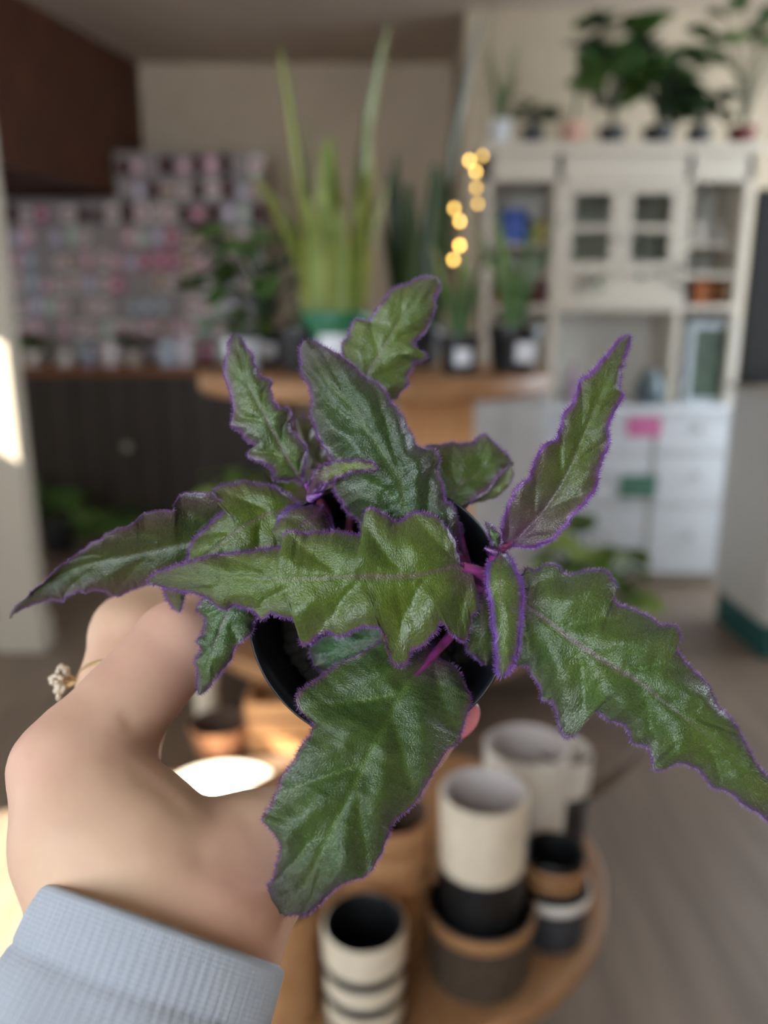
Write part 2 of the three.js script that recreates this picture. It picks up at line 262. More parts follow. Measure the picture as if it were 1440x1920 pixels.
// A: the long leaf across the middle, its tip to the left
leaf('leaf', { nu: 170, nv: 22, width: 170, mid: [[893, 1070], [850, 1062], [815, 1071], [773, 1080], [735, 1081], [683, 1080], [634, 1082], [579, 1085], [509, 1085], [440, 1083], [360, 1087], [275, 1091]],
  left: [[885, 1078], [891, 1100], [898, 1128], [895, 1146], [883, 1156], [881, 1177], [874, 1201], [864, 1201], [846, 1187], [838, 1177], [829, 1166], [818, 1184], [805, 1198], [791, 1212], [773, 1222], [763, 1243], [747, 1252], [735, 1243], [729, 1225], [723, 1200], [716, 1180], [697, 1175], [669, 1180], [648, 1191], [634, 1193], [617, 1184], [596, 1191], [579, 1206], [568, 1210], [560, 1198], [556, 1173], [548, 1161], [527, 1156], [509, 1151], [492, 1160], [478, 1149], [457, 1139], [440, 1137], [415, 1142], [396, 1126], [380, 1118], [361, 1112], [332, 1108], [303, 1100], [275, 1091]],
  right: [[885, 1064], [870, 1059], [862, 1052], [858, 1035], [850, 1007], [832, 982], [808, 965], [787, 960], [770, 965], [759, 972], [739, 976], [718, 962], [697, 950], [685, 955], [680, 979], [680, 1000], [655, 1000], [627, 995], [600, 998], [572, 1000], [544, 995], [531, 1003], [530, 1024], [502, 1028], [468, 1033], [440, 1037], [415, 1038], [383, 1043], [351, 1054], [329, 1059], [307, 1068], [287, 1078], [275, 1091]],
  dm: [0.249, 0.240, 0.234, 0.233, 0.237, 0.244], dl: [0.002, 0.000, 0.002, 0.003, 0.002], dr: [0.004, 0.010, 0.010, 0.006, 0.002], relief: 1.15, veins: 5, tone: hex('#62742a'), tone2: hex('#4e662c'), waves: 23 , rimC: '#733a8a' });
// B: the broad leaf hanging over the pot's rim
leaf('leaf', { nu: 150, nv: 24, width: 280, mid: [[826, 1216], [796, 1250], [765, 1280], [745, 1315], [700, 1400], [680, 1440], [650, 1500], [610, 1580], [575, 1650], [540, 1700], [525, 1714]],
  left: [[822, 1214], [790, 1200], [740, 1190], [703, 1208], [665, 1231], [634, 1245], [606, 1266], [581, 1283], [564, 1294], [557, 1308], [559, 1328], [575, 1344], [586, 1356], [578, 1384], [561, 1405], [550, 1429], [529, 1457], [521, 1478], [509, 1509], [493, 1535], [502, 1551], [519, 1568], [525, 1589], [519, 1617], [512, 1648], [502, 1658], [505, 1669], [495, 1697], [498, 1709], [510, 1712], [525, 1714]],
  right: [[812, 1240], [835, 1240], [859, 1256], [873, 1287], [882, 1315], [877, 1328], [868, 1367], [859, 1391], [838, 1408], [818, 1440], [800, 1471], [783, 1499], [762, 1519], [738, 1540], [727, 1568], [713, 1603], [696, 1631], [679, 1646], [658, 1651], [634, 1662], [613, 1683], [592, 1703], [575, 1714], [550, 1716], [525, 1714]],
  dm: [0.256, 0.242, 0.231, 0.224, 0.222, 0.224], dl: [0.006, 0.005, 0.003, 0.002, 0.001], dr: [0.006, 0.010, 0.009, 0.006, 0.002], relief: 1.2, veins: 4, veinSlope: 0.24, tone: hex('#476028'), tone2: hex('#33502a'), rim: 5, mauve: 0.1, baseP: 0.2, ribP: 0.0, veinTint: 1.6 , rimC: '#6b4468' });
// C: the long leaf to the lower right
leaf('leaf', { nu: 160, nv: 22, width: 200, mid: [[950, 1118], [982, 1134], [1019, 1159], [1073, 1201], [1132, 1238], [1198, 1280], [1257, 1326], [1319, 1372], [1382, 1426], [1440, 1476], [1490, 1535], [1500, 1580]],
  left: [[955, 1105], [977, 1080], [986, 1065], [1007, 1067], [1019, 1059], [1040, 1057], [1057, 1074], [1082, 1076], [1111, 1067], [1140, 1072], [1152, 1088], [1155, 1109], [1150, 1126], [1173, 1138], [1215, 1155], [1240, 1172], [1269, 1174], [1275, 1197], [1271, 1222], [1298, 1255], [1327, 1284], [1340, 1317], [1373, 1351], [1394, 1388], [1423, 1438], [1450, 1470], [1485, 1525], [1500, 1580]],
  right: [[945, 1135], [945, 1190], [958, 1235], [969, 1251], [986, 1247], [996, 1267], [1011, 1284], [1017, 1313], [1036, 1315], [1044, 1342], [1052, 1376], [1065, 1384], [1086, 1372], [1102, 1347], [1111, 1332], [1136, 1347], [1173, 1363], [1186, 1392], [1211, 1399], [1223, 1422], [1227, 1442], [1257, 1438], [1273, 1430], [1307, 1442], [1332, 1472], [1365, 1484], [1394, 1509], [1419, 1522], [1450, 1550], [1500, 1580]],
  dm: [0.256, 0.247, 0.242, 0.241, 0.244, 0.250], dl: [0.006, 0.009, 0.008, 0.004, 0.001], dr: [0.005, 0.006, 0.005, 0.004, 0.001], relief: 1.3, veins: 5, tone: hex('#566a2c'), tone2: hex('#3d5a36'), ribP: 0.55 });
// D: the upright leaf at the right
leaf('leaf', { nu: 130, nv: 18, width: 130, mid: [[949, 1023], [959, 1018], [1023, 951], [1061, 891], [1099, 804], [1135, 721], [1170, 645], [1182, 629]],
  left: [[947, 1020], [943, 1008], [940, 990], [946, 967], [956, 939], [968, 913], [991, 894], [1000, 871], [1010, 846], [1026, 830], [1042, 824], [1051, 798], [1058, 772], [1071, 760], [1082, 734], [1087, 712], [1099, 705], [1119, 686], [1141, 661], [1160, 637], [1173, 628], [1182, 629]],
  right: [[951, 1026], [972, 1025], [997, 1028], [1029, 1015], [1055, 993], [1074, 967], [1099, 942], [1119, 913], [1125, 881], [1135, 852], [1144, 827], [1141, 804], [1147, 782], [1160, 760], [1170, 741], [1162, 728], [1163, 705], [1173, 670], [1181, 642], [1182, 629]],
  dm: [0.257, 0.254, 0.252, 0.254, 0.258, 0.264], dl: [0.0, -0.006, -0.004, 0.003, 0.003], dr: [0.0, -0.004, 0.0, 0.002, 0.001], relief: 1.1, veins: 5, tone: hex('#5d6c2c'), tone2: hex('#4c5a32'), mauve: 0.6, rim: 9, baseP: 0.5, ribP: 0.3 , rimC: '#7d3ca6' });
// F: the large dark leaf in the upper middle
leaf('leaf', { nu: 150, nv: 22, width: 180, mid: [[868, 1040], [800, 1000], [762, 960], [757, 931], [750, 905], [732, 874], [713, 845], [690, 810], [671, 781], [652, 755], [620, 724], [598, 692], [580, 650], [574, 638]],
  left: [[860, 1050], [800, 1040], [730, 1020], [690, 1000], [677, 994], [671, 976], [656, 964], [644, 946], [629, 924], [626, 904], [622, 892], [625, 866], [614, 845], [601, 826], [592, 803], [584, 778], [585, 758], [583, 740], [577, 720], [566, 704], [563, 679], [562, 652], [569, 640], [574, 638]],
  right: [[869, 1038], [863, 1009], [858, 977], [850, 951], [834, 939], [829, 913], [821, 881], [825, 862], [812, 843], [793, 840], [783, 835], [774, 819], [761, 794], [748, 771], [732, 752], [719, 730], [703, 717], [681, 704], [665, 688], [646, 674], [630, 660], [608, 650], [592, 641], [574, 638]],
  dm: [0.262, 0.254, 0.251, 0.252, 0.256, 0.262], dl: [0.01, 0.014, 0.006, 0.006, 0.003], dr: [0.004, 0.006, 0.007, 0.006, 0.003], relief: 1.35, veins: 3, veinSlope: 0.42, tone: hex('#3a5528'), tone2: hex('#2f4a30'), mauve: 0.3, rim: 6, ribP: 0.1, veinTint: 1.3 });
// G: the small toothed leaf behind it, at the top
leaf('leaf', { nu: 100, nv: 16, width: 130, mid: [[690, 800], [690, 698], [703, 676], [726, 641], [748, 602], [774, 570], [794, 538], [820, 520]],
  left: [[680, 790], [655, 740], [646, 704], [640, 670], [640, 656], [643, 641], [655, 628], [657, 612], [665, 601], [681, 601], [694, 599], [707, 580], [719, 564], [729, 549], [745, 538], [761, 532], [777, 524], [796, 519], [810, 518], [820, 520]],
  right: [[700, 800], [725, 770], [735, 752], [745, 746], [751, 733], [766, 720], [764, 704], [772, 692], [780, 679], [796, 674], [799, 666], [790, 657], [777, 650], [783, 634], [796, 623], [807, 602], [815, 580], [818, 557], [826, 535], [820, 520]],
  dm: [0.276, 0.276, 0.277, 0.279, 0.283], dl: [0.003, 0.004, 0.003], dr: [0.004, 0.005, 0.003], tone: hex('#66763a'), tone2: hex('#566a3a'), relief: 1.0, veins: 4, hair: 0.8, mauve: 0.2 });
// H: the toothed leaf at the upper left
leaf('leaf', { nu: 110, nv: 16, width: 110, mid: [[574, 910], [550, 880], [534, 851], [518, 823], [502, 791], [483, 756], [464, 717], [451, 666], [445, 634], [441, 627]],
  left: [[573, 912], [566, 907], [550, 902], [528, 901], [510, 899], [513, 890], [509, 880], [493, 870], [477, 862], [465, 854], [469, 843], [481, 837], [473, 832], [459, 822], [448, 808], [434, 800], [437, 778], [434, 749], [429, 724], [421, 698], [424, 666], [429, 640], [436, 629], [441, 627]],
  right: [[574, 912], [569, 893], [572, 870], [574, 845], [569, 829], [553, 816], [545, 797], [547, 781], [544, 767], [521, 763], [512, 749], [507, 730], [509, 717], [488, 704], [478, 679], [475, 668], [461, 647], [451, 631], [441, 627]],
  dm: [0.271, 0.267, 0.265, 0.266, 0.270], dl: [0.002, 0.000, 0.004, 0.002], dr: [0.002, 0.004, 0.004, 0.002], tone: hex('#5b6b35'), tone2: hex('#3f5c3a'), relief: 1.15, veins: 4, mauve: 0.55, rim: 9, ribP: 0.55, hair: 0.8 });
// I: the leaf behind, with one margin rolled under
leaf('leaf', { nu: 90, nv: 16, width: 110, mid: [[862, 1000], [848, 930], [862, 910], [885, 893], [910, 877], [938, 862], [962, 870]],
  left: [[855, 1000], [825, 940], [815, 900], [803, 860], [799, 838], [828, 833], [863, 830], [889, 828], [898, 817], [911, 814], [930, 833], [949, 849], [962, 870]],
  right: [[868, 1000], [865, 975], [868, 960], [876, 950], [889, 936], [903, 925], [917, 913], [928, 902], [940, 887], [952, 874], [962, 870]],
  dm: [0.270, 0.278, 0.280, 0.284, 0.288], dl: [0.004, 0.006, 0.006, 0.002], dr: [0.002, -0.001, -0.001, 0.001], tone: hex('#586a32'), tone2: hex('#4a5f38'), relief: 1.0, veins: 4, mauve: 0.5, hair: 0.8 });
leaf('leaf', { nu: 60, nv: 8, width: 30, veins: 2, relief: 0.3, mid: [[880, 944], [910, 934], [934, 918], [952, 893], [962, 868]],
  left: [[880, 944], [905, 930], [926, 908], [944, 886], [962, 868]], right: [[880, 944], [905, 941], [926, 933], [948, 917], [961, 895], [963, 875], [962, 868]],
  dm: [0.284, 0.286, 0.288, 0.289, 0.289], dl: 0.002, dr: 0.0, tone: hex('#7d7f5e'), tone2: hex('#6a6a48'), rim: 2, velvet: 0.3, fringe: 0.5, baseP: 0.01, ribP: 0, hair: 0.6 }, plant, 'pale rolled-under leaf margin');
// J: the long shaded leaf at the left
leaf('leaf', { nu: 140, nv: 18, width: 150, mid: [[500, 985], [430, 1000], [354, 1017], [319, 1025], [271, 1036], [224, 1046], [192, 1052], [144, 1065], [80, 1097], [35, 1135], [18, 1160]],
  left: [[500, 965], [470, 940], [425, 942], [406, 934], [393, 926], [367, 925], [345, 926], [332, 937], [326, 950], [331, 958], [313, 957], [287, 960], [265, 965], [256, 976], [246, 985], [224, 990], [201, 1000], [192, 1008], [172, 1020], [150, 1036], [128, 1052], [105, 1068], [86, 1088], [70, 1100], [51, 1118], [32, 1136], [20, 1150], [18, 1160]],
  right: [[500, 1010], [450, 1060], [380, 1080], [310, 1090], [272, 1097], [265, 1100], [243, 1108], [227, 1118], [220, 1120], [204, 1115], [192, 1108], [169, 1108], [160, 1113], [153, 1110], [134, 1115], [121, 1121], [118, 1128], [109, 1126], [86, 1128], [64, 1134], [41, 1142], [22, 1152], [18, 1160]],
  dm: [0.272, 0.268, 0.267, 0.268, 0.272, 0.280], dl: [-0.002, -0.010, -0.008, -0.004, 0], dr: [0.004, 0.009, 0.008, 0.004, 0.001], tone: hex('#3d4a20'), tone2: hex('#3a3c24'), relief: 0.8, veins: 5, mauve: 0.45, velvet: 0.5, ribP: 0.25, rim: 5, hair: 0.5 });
// K: the leaf folded over it, its tip showing below the middle leaf
leaf('leaf', { nu: 120, nv: 18, width: 120, mid: [[570, 940], [545, 952], [500, 965], [460, 985], [420, 1015], [380, 1050], [350, 1090], [338, 1120], [336, 1148]],
  left: [[562, 940], [557, 945], [550, 935], [530, 922], [505, 912], [480, 906], [450, 904], [425, 907], [402, 917], [398, 930], [415, 940], [432, 943], [420, 958], [400, 975], [382, 993], [365, 1010], [355, 1028], [352, 1045], [325, 1075], [308, 1095], [308, 1115], [320, 1136], [336, 1148]],
  right: [[572, 948], [565, 985], [540, 1030], [500, 1060], [450, 1080], [400, 1095], [355, 1100], [347, 1115], [342, 1135], [336, 1148]],
  dm: [0.268, 0.262, 0.257, 0.256, 0.260, 0.266], dl: [0.004, 0.008, 0.003, 0.002], dr: [0.002, 0.004, 0.003, 0.001], tone: hex('#5c6d20'), tone2: hex('#4b5a24'), relief: 1.1, veins: 4, mauve: 0.4, rim: 6, velvet: 0.6 , rimC: '#6c4488' });
// P: the leaf beside it under the bud
leaf('leaf', { nu: 70, nv: 14, width: 100, mid: [[608, 946], [590, 965], [560, 990], [520, 1030], [480, 1070]],
  left: [[600, 944], [575, 942], [545, 950], [525, 965], [490, 1000], [470, 1040], [480, 1070]], right: [[612, 950], [617, 966], [626, 1000], [620, 1040], [560, 1070], [480, 1070]],
  dm: [0.268, 0.261, 0.258, 0.260, 0.264], dl: [0.004, 0.004], dr: [0.004, 0.006], tone: hex('#5a6826'), tone2: hex('#4a5226'), veins: 3, relief: 0.7, mauve: 0.6, rim: 12, baseP: 0.5 , rimC: '#63409a' });
// E: the young leaf hanging in front of the stem
leaf('leaf', { nu: 90, nv: 12, width: 60, mid: [[936, 1032], [936, 1060], [940, 1120], [946, 1180], [946, 1235], [942, 1270]],
  left: [[930, 1032], [923, 1040], [915, 1063], [911, 1088], [919, 1126], [925, 1176], [930, 1230], [932, 1263], [942, 1270]], right: [[942, 1034], [957, 1047], [969, 1072], [980, 1101], [980, 1138], [975, 1180], [969, 1226], [952, 1263], [942, 1270]],
  dm: [0.252, 0.242, 0.237, 0.236, 0.239], dl: [0.004, 0.005, 0.003], dr: [0.004, 0.005, 0.003], tone: hex('#64743a'), tone2: hex('#566a44'), veins: 3, relief: 0.9, mauve: 0.4, rim: 11, hair: 1.2, fringe: 1.6, ribP: 0.25 , rimC: '#8250b4' });
// M: the small leaf hanging at the left of the pot, L: the curved young leaf by the bud, Q: the smallest one
leaf('leaf', { nu: 80, nv: 14, width: 90, mid: [[450, 1085], [435, 1125], [425, 1151], [412, 1183], [396, 1225], [382, 1270], [375, 1303]],
  left: [[440, 1080], [400, 1095], [383, 1118], [370, 1139], [372, 1148], [382, 1155], [383, 1167], [380, 1187], [369, 1204], [377, 1212], [367, 1242], [372, 1263], [370, 1292], [375, 1303]], right: [[460, 1085], [478, 1120], [480, 1160], [473, 1170], [471, 1187], [461, 1196], [441, 1215], [434, 1238], [422, 1250], [402, 1276], [383, 1298], [375, 1303]],
  dm: [0.258, 0.254, 0.253, 0.256], dl: [0.003, 0.002], dr: [0.004, 0.003], tone: hex('#49632f'), tone2: hex('#3a5a38'), veins: 3, relief: 1.1, rim: 5 });
leaf('leaf', { nu: 80, nv: 10, width: 36, mid: [[577, 925], [590, 900], [612, 884], [640, 876], [668, 872], [690, 876], [708, 880]],
  left: [[575, 924], [580, 905], [588, 886], [604, 873], [623, 866], [649, 862], [675, 862], [697, 867], [708, 880]], right: [[580, 930], [592, 921], [598, 912], [607, 907], [625, 907], [630, 896], [649, 894], [652, 888], [668, 885], [687, 883], [706, 884], [708, 880]],
  dm: [0.264, 0.253, 0.246, 0.243], dl: [0.001, 0.001], dr: [0.001, 0.0], tone: hex('#6d7a34'), tone2: hex('#5f6a34'), veins: 2, relief: 0.5, mauve: 0.7, rim: 7, baseP: 0.6, hair: 0.8, waves: 30 });
leaf('leaf', { nu: 40, nv: 8, width: 22, mid: [[934, 1030], [928, 1008], [910, 980]], left: [[928, 1028], [917, 1003], [910, 980]], right: [[939, 1026], [935, 1000], [923, 987], [910, 980]],
  dm: [0.252, 0.249, 0.250], dl: 0.001, dr: 0.002, tone: hex('#5f8a5c'), tone2: hex('#5a7a4c'), veins: 2, relief: 0.3, rim: 5, fringe: 1.5, hair: 0.9 });
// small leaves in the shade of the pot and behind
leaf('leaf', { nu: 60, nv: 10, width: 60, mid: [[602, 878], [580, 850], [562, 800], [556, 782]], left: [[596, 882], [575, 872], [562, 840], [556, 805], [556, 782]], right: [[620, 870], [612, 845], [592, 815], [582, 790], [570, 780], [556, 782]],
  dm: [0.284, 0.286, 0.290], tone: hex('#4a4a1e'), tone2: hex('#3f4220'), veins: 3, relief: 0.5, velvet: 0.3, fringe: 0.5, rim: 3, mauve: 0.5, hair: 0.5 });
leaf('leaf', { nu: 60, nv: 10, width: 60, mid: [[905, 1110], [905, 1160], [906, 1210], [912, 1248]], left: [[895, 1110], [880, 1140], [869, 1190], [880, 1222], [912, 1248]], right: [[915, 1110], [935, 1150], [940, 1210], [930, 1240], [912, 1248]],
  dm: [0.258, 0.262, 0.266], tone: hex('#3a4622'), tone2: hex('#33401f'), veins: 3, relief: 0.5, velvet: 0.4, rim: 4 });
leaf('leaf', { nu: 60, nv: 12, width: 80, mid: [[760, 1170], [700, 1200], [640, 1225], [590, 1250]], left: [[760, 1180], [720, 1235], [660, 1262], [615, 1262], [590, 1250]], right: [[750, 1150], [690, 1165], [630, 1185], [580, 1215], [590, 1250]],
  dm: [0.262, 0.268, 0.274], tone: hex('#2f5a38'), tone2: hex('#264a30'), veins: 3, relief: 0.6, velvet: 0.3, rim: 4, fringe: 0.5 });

// stems, petioles and buds
function stalk(name, pts, r0, r1, cA, cB, n = 40) {
  const pos = pts.map(([x, y, d]) => P(x, y, d)), cv = new THREE.CatmullRomCurve3(pos), g = new THREE.TubeGeometry(cv, n, 1, 12), p = g.attributes.position, col = [], c = new THREE.Color();
  for (let i = 0; i < p.count; i++) { const t = Math.floor(i / 13) / n, ce = cv.getPointAt(t), r = lerp(r0, r1, t), q = V().fromBufferAttribute(p, i).sub(ce).multiplyScalar(r).add(ce); p.setXYZ(i, q.x, q.y, q.z); c.copy(cA).lerp(cB, clamp(0.5 + noise.noise(q.x * 300, q.y * 300, q.z * 300), 0, 1)); col.push(c.r, c.g, c.b); }
  g.setAttribute('color', new THREE.Float32BufferAttribute(col, 3)); g.computeVertexNormals();
  const m = part(name, local(g), matStem, plant); const R = rng(pts[0][0] | 0), hp = [], hn = [], hc = [];
  for (let k = 0; k < 260; k++) {
    const t = R(), ce = cv.getPointAt(t), tan = cv.getTangentAt(t), a = R() * 6.283, s1 = V(tan.y, tan.z, -tan.x).cross(tan).normalize(), s2 = tan.clone().cross(s1), dir = s1.multiplyScalar(Math.cos(a)).addScaledVector(s2, Math.sin(a)).addScaledVector(tan, 0.3).normalize(), b = ce.clone().addScaledVector(dir, lerp(r0, r1, t) * 0.9), tip = b.clone().addScaledVector(dir, 0.0007 + 0.0006 * R()), sd = tan.clone().multiplyScalar(0.00008), sd2 = tan.clone().cross(dir).multiplyScalar(0.00008);
    c.copy(PURPLE).multiplyScalar(0.9 + 0.5 * R());
    for (const s of [sd, sd2]) { hp.push(b.x + s.x, b.y + s.y, b.z + s.z, b.x - s.x, b.y - s.y, b.z - s.z, tip.x, tip.y, tip.z); for (let q = 0; q < 3; q++) { hn.push(dir.x, dir.y, dir.z); hc.push(c.r, c.g, c.b); } }
  }
  const hg = new THREE.BufferGeometry(); hg.setAttribute('position', new THREE.Float32BufferAttribute(hp, 3)); hg.setAttribute('normal', new THREE.Float32BufferAttribute(hn, 3)); hg.setAttribute('color', new THREE.Float32BufferAttribute(hc, 3));
  part('stem_hair', local(hg), matHair, m).userData.kind = 'stuff';
}
const STEM = hex('#862a74'), STEM2 = hex('#54203f'), RED = hex('#6a2c3e');
stalk('stem', [[830, 1150, 0.292], [878, 1128, 0.278], [905, 1100, 0.264], [916, 1070, 0.257], [930, 1038, 0.253]], 0.0026, 0.0016, STEM, STEM2);
stalk('stem', [[640, 1120, 0.296], [624, 1050, 0.284], [618, 990, 0.276], [606, 950, 0.271], [590, 925, 0.268]], 0.0024, 0.0015, RED, STEM2);
stalk('petiole', [[912, 1080, 0.258], [893, 1070, 0.251], [866, 1062, 0.2475]], 0.0022, 0.0014, STEM, hex('#9a4a72'));
stalk('petiole', [[905, 1100, 0.262], [870, 1160, 0.264], [826, 1214, 0.2575], [775, 1272, 0.249]], 0.0020, 0.0013, STEM2, STEM);
stalk('petiole', [[918, 1075, 0.258], [940, 1100, 0.258], [970, 1126, 0.2545]], 0.0018, 0.0012, STEM, STEM2);
stalk('petiole', [[922, 1060, 0.256], [935, 1034, 0.256], [962, 1016, 0.2585]], 0.0018, 0.0011, STEM, hex('#8a4066'));
stalk('petiole', [[906, 1098, 0.266], [885, 1068, 0.268], [850, 1030, 0.2625]], 0.0020, 0.0013, STEM2, STEM);
stalk('petiole', [[600, 945, 0.271], [585, 925, 0.270], [574, 908, 0.2715]], 0.0014, 0.0009, STEM, PURPLE);
stalk('petiole', [[640, 1100, 0.296], [660, 950, 0.286], [688, 800, 0.277]], 0.0016, 0.0012, STEM2, RED);
stalk('petiole', [[885, 1090, 0.272], [872, 1040, 0.272], [862, 1000, 0.2705]], 0.0016, 0.0011, STEM2, STEM);
stalk('petiole', [[624, 1040, 0.284], [560, 1010, 0.278], [500, 986, 0.2725]], 0.0018, 0.0013, STEM2, RED);
stalk('bud', [[590, 930, 0.267], [604, 918, 0.264], [612, 908, 0.262]], 0.0016, 0.0004, PURPLE, hex('#a583b4'), 16);
stalk('bud', [[582, 934, 0.266], [594, 930, 0.262], [604, 925, 0.260]], 0.0016, 0.0004, PURPLE, hex('#a583b4'), 16);
stalk('bud', [[928, 1036, 0.251], [918, 1032, 0.249], [908, 1028, 0.249]], 0.0012, 0.0003, STEM, hex('#a583b4'), 16);

// the nursery pot: a thin black plastic cup with a rolled rim, soil low inside
const potTurn = new THREE.Matrix4().makeRotationFromQuaternion(new THREE.Quaternion().setFromUnitVectors(V(0, 1, 0), POT.up));
const inPot = (g) => g.applyMatrix4(potTurn);
const r = POT.r, h = POT.h;
part('pot', inPot(lathe([[0, 0], [r * 0.66, 0], [r * 0.7, 0.003], [r * 0.925, h - 0.014], [r * 0.97, h - 0.013], [r * 0.985, h - 0.002], [r, h - 0.0012], [r, h], [r * 0.985, h + 0.0006], [r * 0.955, h - 0.001], [r * 0.93, h - 0.006], [r * 0.90, h - 0.016], [r * 0.68, 0.004], [0, 0.004]], 96)), M('#14161a', 0.28), plant, 'glossy black plastic pot');
{
  const R = rng(77), sg = new THREE.CircleGeometry(r * 0.84, 48, 0, 2 * Math.PI).rotateX(-Math.PI / 2).translate(0, h - 0.030, 0);
  const soil = part('soil', inPot(sg), MM('#1d1712', '#120e0b', 12, 0.95, 30), plant, 'dark peat soil'), clods = [];
  for (let k = 0; k < 420; k++) { const a = R() * 6.283, q = Math.sqrt(R()) * r * 0.82, s = 0.0012 + 0.0026 * R(); clods.push(new THREE.IcosahedronGeometry(s, 0).scale(1, 0.7, 0.8 + 0.5 * R()).rotateY(R() * 6).translate(Math.cos(a) * q, h - 0.0295 + 0.002 * R(), Math.sin(a) * q)); }
  part('soil_crumbs', inPot(merge(clods)), M('#1c1712', 0.95), soil).userData.kind = 'stuff';
  const chips = []; for (let k = 0; k < 26; k++) { const a = R() * 6.283, q = Math.sqrt(R()) * r * 0.8; chips.push(new THREE.CylinderGeometry(0.0004, 0.0003, 0.005 + 0.006 * R(), 5).rotateZ(1.4).rotateY(R() * 6).translate(Math.cos(a) * q, h - 0.0275, Math.sin(a) * q)); }
  part('straw_bits', inPot(merge(chips)), M('#8a7454', 0.9), soil).userData.kind = 'stuff';
}
// ---------------------------------------------------------------- the hand that holds the pot
const J = (x, y, d, rpx) => ({ p: P(x, y, d), r: rpx * d / F });
const hand = (() => {
  const arm = [[J(110, 2060, 0.198, 125), J(218, 1765, 0.226, 128)], [J(240, 2090, 0.198, 125), J(378, 1775, 0.228, 126)]];
  const index = J(134, 1440, 0.252, 100), web = J(262, 1612, 0.242, 128);
  const palm = [
    [J(212, 1740, 0.226, 134), J(180, 1560, 0.242, 138)], [J(180, 1560, 0.242, 138), index],
    [J(375, 1745, 0.230, 132), web], [J(300, 1740, 0.230, 132), J(270, 1640, 0.238, 140)], [J(160, 1450, 0.258, 92), J(206, 1390, 0.266, 76)], [J(255, 1600, 0.240, 128), J(190, 1490, 0.250, 92)],
    [J(380, 1735, 0.230, 140), J(470, 1615, 0.250, 118)],                                  // ball of the thumb
    [J(240, 1650, 0.262, 130), J(190, 1440, 0.290, 90)], [J(240, 1680, 0.262, 110), J(200, 1450, 0.315, 80)], [J(250, 1700, 0.262, 100), J(205, 1460, 0.330, 70)],
  ];
  const fingers = [
    [index, J(335, 1208, 0.287, 80), J(425, 1142, 0.318, 60), J(485, 1110, 0.332, 50)],                                     // index
    [J(192, 1420, 0.285, 80), J(252, 1190, 0.322, 77), J(350, 1135, 0.350, 62), J(430, 1120, 0.358, 50)],                   // middle, with the ring
    [J(205, 1440, 0.312, 80), J(285, 1215, 0.355, 66), J(380, 1140, 0.376, 54), J(450, 1115, 0.376, 46)],                   // third
    [J(205, 1460, 0.330, 68), J(270, 1270, 0.368, 56), J(350, 1175, 0.386, 48), J(420, 1135, 0.386, 42)],                   // little
    [J(455, 1625, 0.248, 120), J(550, 1575, 0.256, 98), J(680, 1470, 0.276, 70), J(785, 1392, 0.288, 54), J(812, 1372, 0.290, 46)],   // thumb
  ];
  const cone = (q, a, b) => {                                                              // rounded tapered capsule
    const bax = b.p.x - a.p.x, bay = b.p.y - a.p.y, baz = b.p.z - a.p.z, px = q.x - a.p.x, py = q.y - a.p.y, pz = q.z - a.p.z;
    const t = clamp((px * bax + py * bay + pz * baz) / (bax * bax + bay * bay + baz * baz), 0, 1);
    return Math.hypot(px - bax * t, py - bay * t, pz - baz * t) - lerp(a.r, b.r, t);
  };
  const smin = (a, b, k) => { const h = Math.max(k - Math.abs(a - b), 0) / k; return Math.min(a, b) - h * h * k * 0.25; };
  const seg = (q, a, b) => { const ab = b.clone().sub(a), t = clamp(q.clone().sub(a).dot(ab) / ab.lengthSq(), 0, 1); return q.distanceTo(a.clone().addScaledVector(ab, t)); };
  const creases = [                                                                        // skin folds: line, depth, width
    [P(262, 1470, 0.238), P(350, 1510, 0.230), 0.0004, 0.0030], [P(350, 1510, 0.230), P(470, 1500, 0.235), 0.0009, 0.0030],
    [P(300, 1346, 0.252), P(245, 1352, 0.250), 0.0011, 0.0022], [P(210, 1430, 0.238), P(262, 1475, 0.236), 0.0005, 0.0040],
    [P(390, 1520, 0.228), P(375, 1620, 0.222), 0.0007, 0.0040],
  ];
  const lo = V(1e9, 1e9, 1e9), hi = V(-1e9, -1e9, -1e9);
  for (const b of [...arm, ...palm, ...fingers].flat()) { lo.min(b.p.clone().subScalar(b.r + 0.006)); hi.max(b.p.clone().addScalar(b.r + 0.006)); }
  const half = Math.max(hi.x - lo.x, hi.y - lo.y, hi.z - lo.z) / 2 * 1.03, mid = lo.clone().add(hi).multiplyScalar(0.5), N = 124;
  const mc = new MarchingCubes(N, new THREE.MeshBasicMaterial(), false, false, 400000), q = V();
  const n3 = (s) => noise.noise(q.x * s, q.y * s, q.z * s);
  for (let z = 0; z < N; z++) for (let y = 0; y < N; y++) for (let x = 0; x < N; x++) {
    q.set(mid.x + (x - N / 2) / (N / 2) * half, mid.y + (y - N / 2) / (N / 2) * half, mid.z + (z - N / 2) / (N / 2) * half);
    let dp = 1; for (const [a, b] of arm) dp = smin(dp, cone(q, a, b), 0.014); for (const [a, b] of palm) dp = smin(dp, cone(q, a, b), 0.010);
    let df = 1; for (let k = 0; k < 5; k++) { const f = fingers[k]; let d = 1; for (let i = 0; i + 1 < f.length; i++) d = smin(d, cone(q, f[i], f[i + 1]), 0.004); df = k === 4 ? Math.min(df, d) : smin(df, d, 0.0022); }
    let d = smin(dp, df, 0.007);
    if (Math.abs(d) < 0.006) { for (const [a, b, dep, w] of creases) { const e = seg(q, a, b); if (e < 3 * w) d += dep * Math.exp(-((e / w) ** 2)); } d += 0.0005 * n3(70) + 0.00015 * n3(260); }
    mc.field[x + y * N + z * N * N] = -d;
  }
  mc.isolation = 0; mc.update();
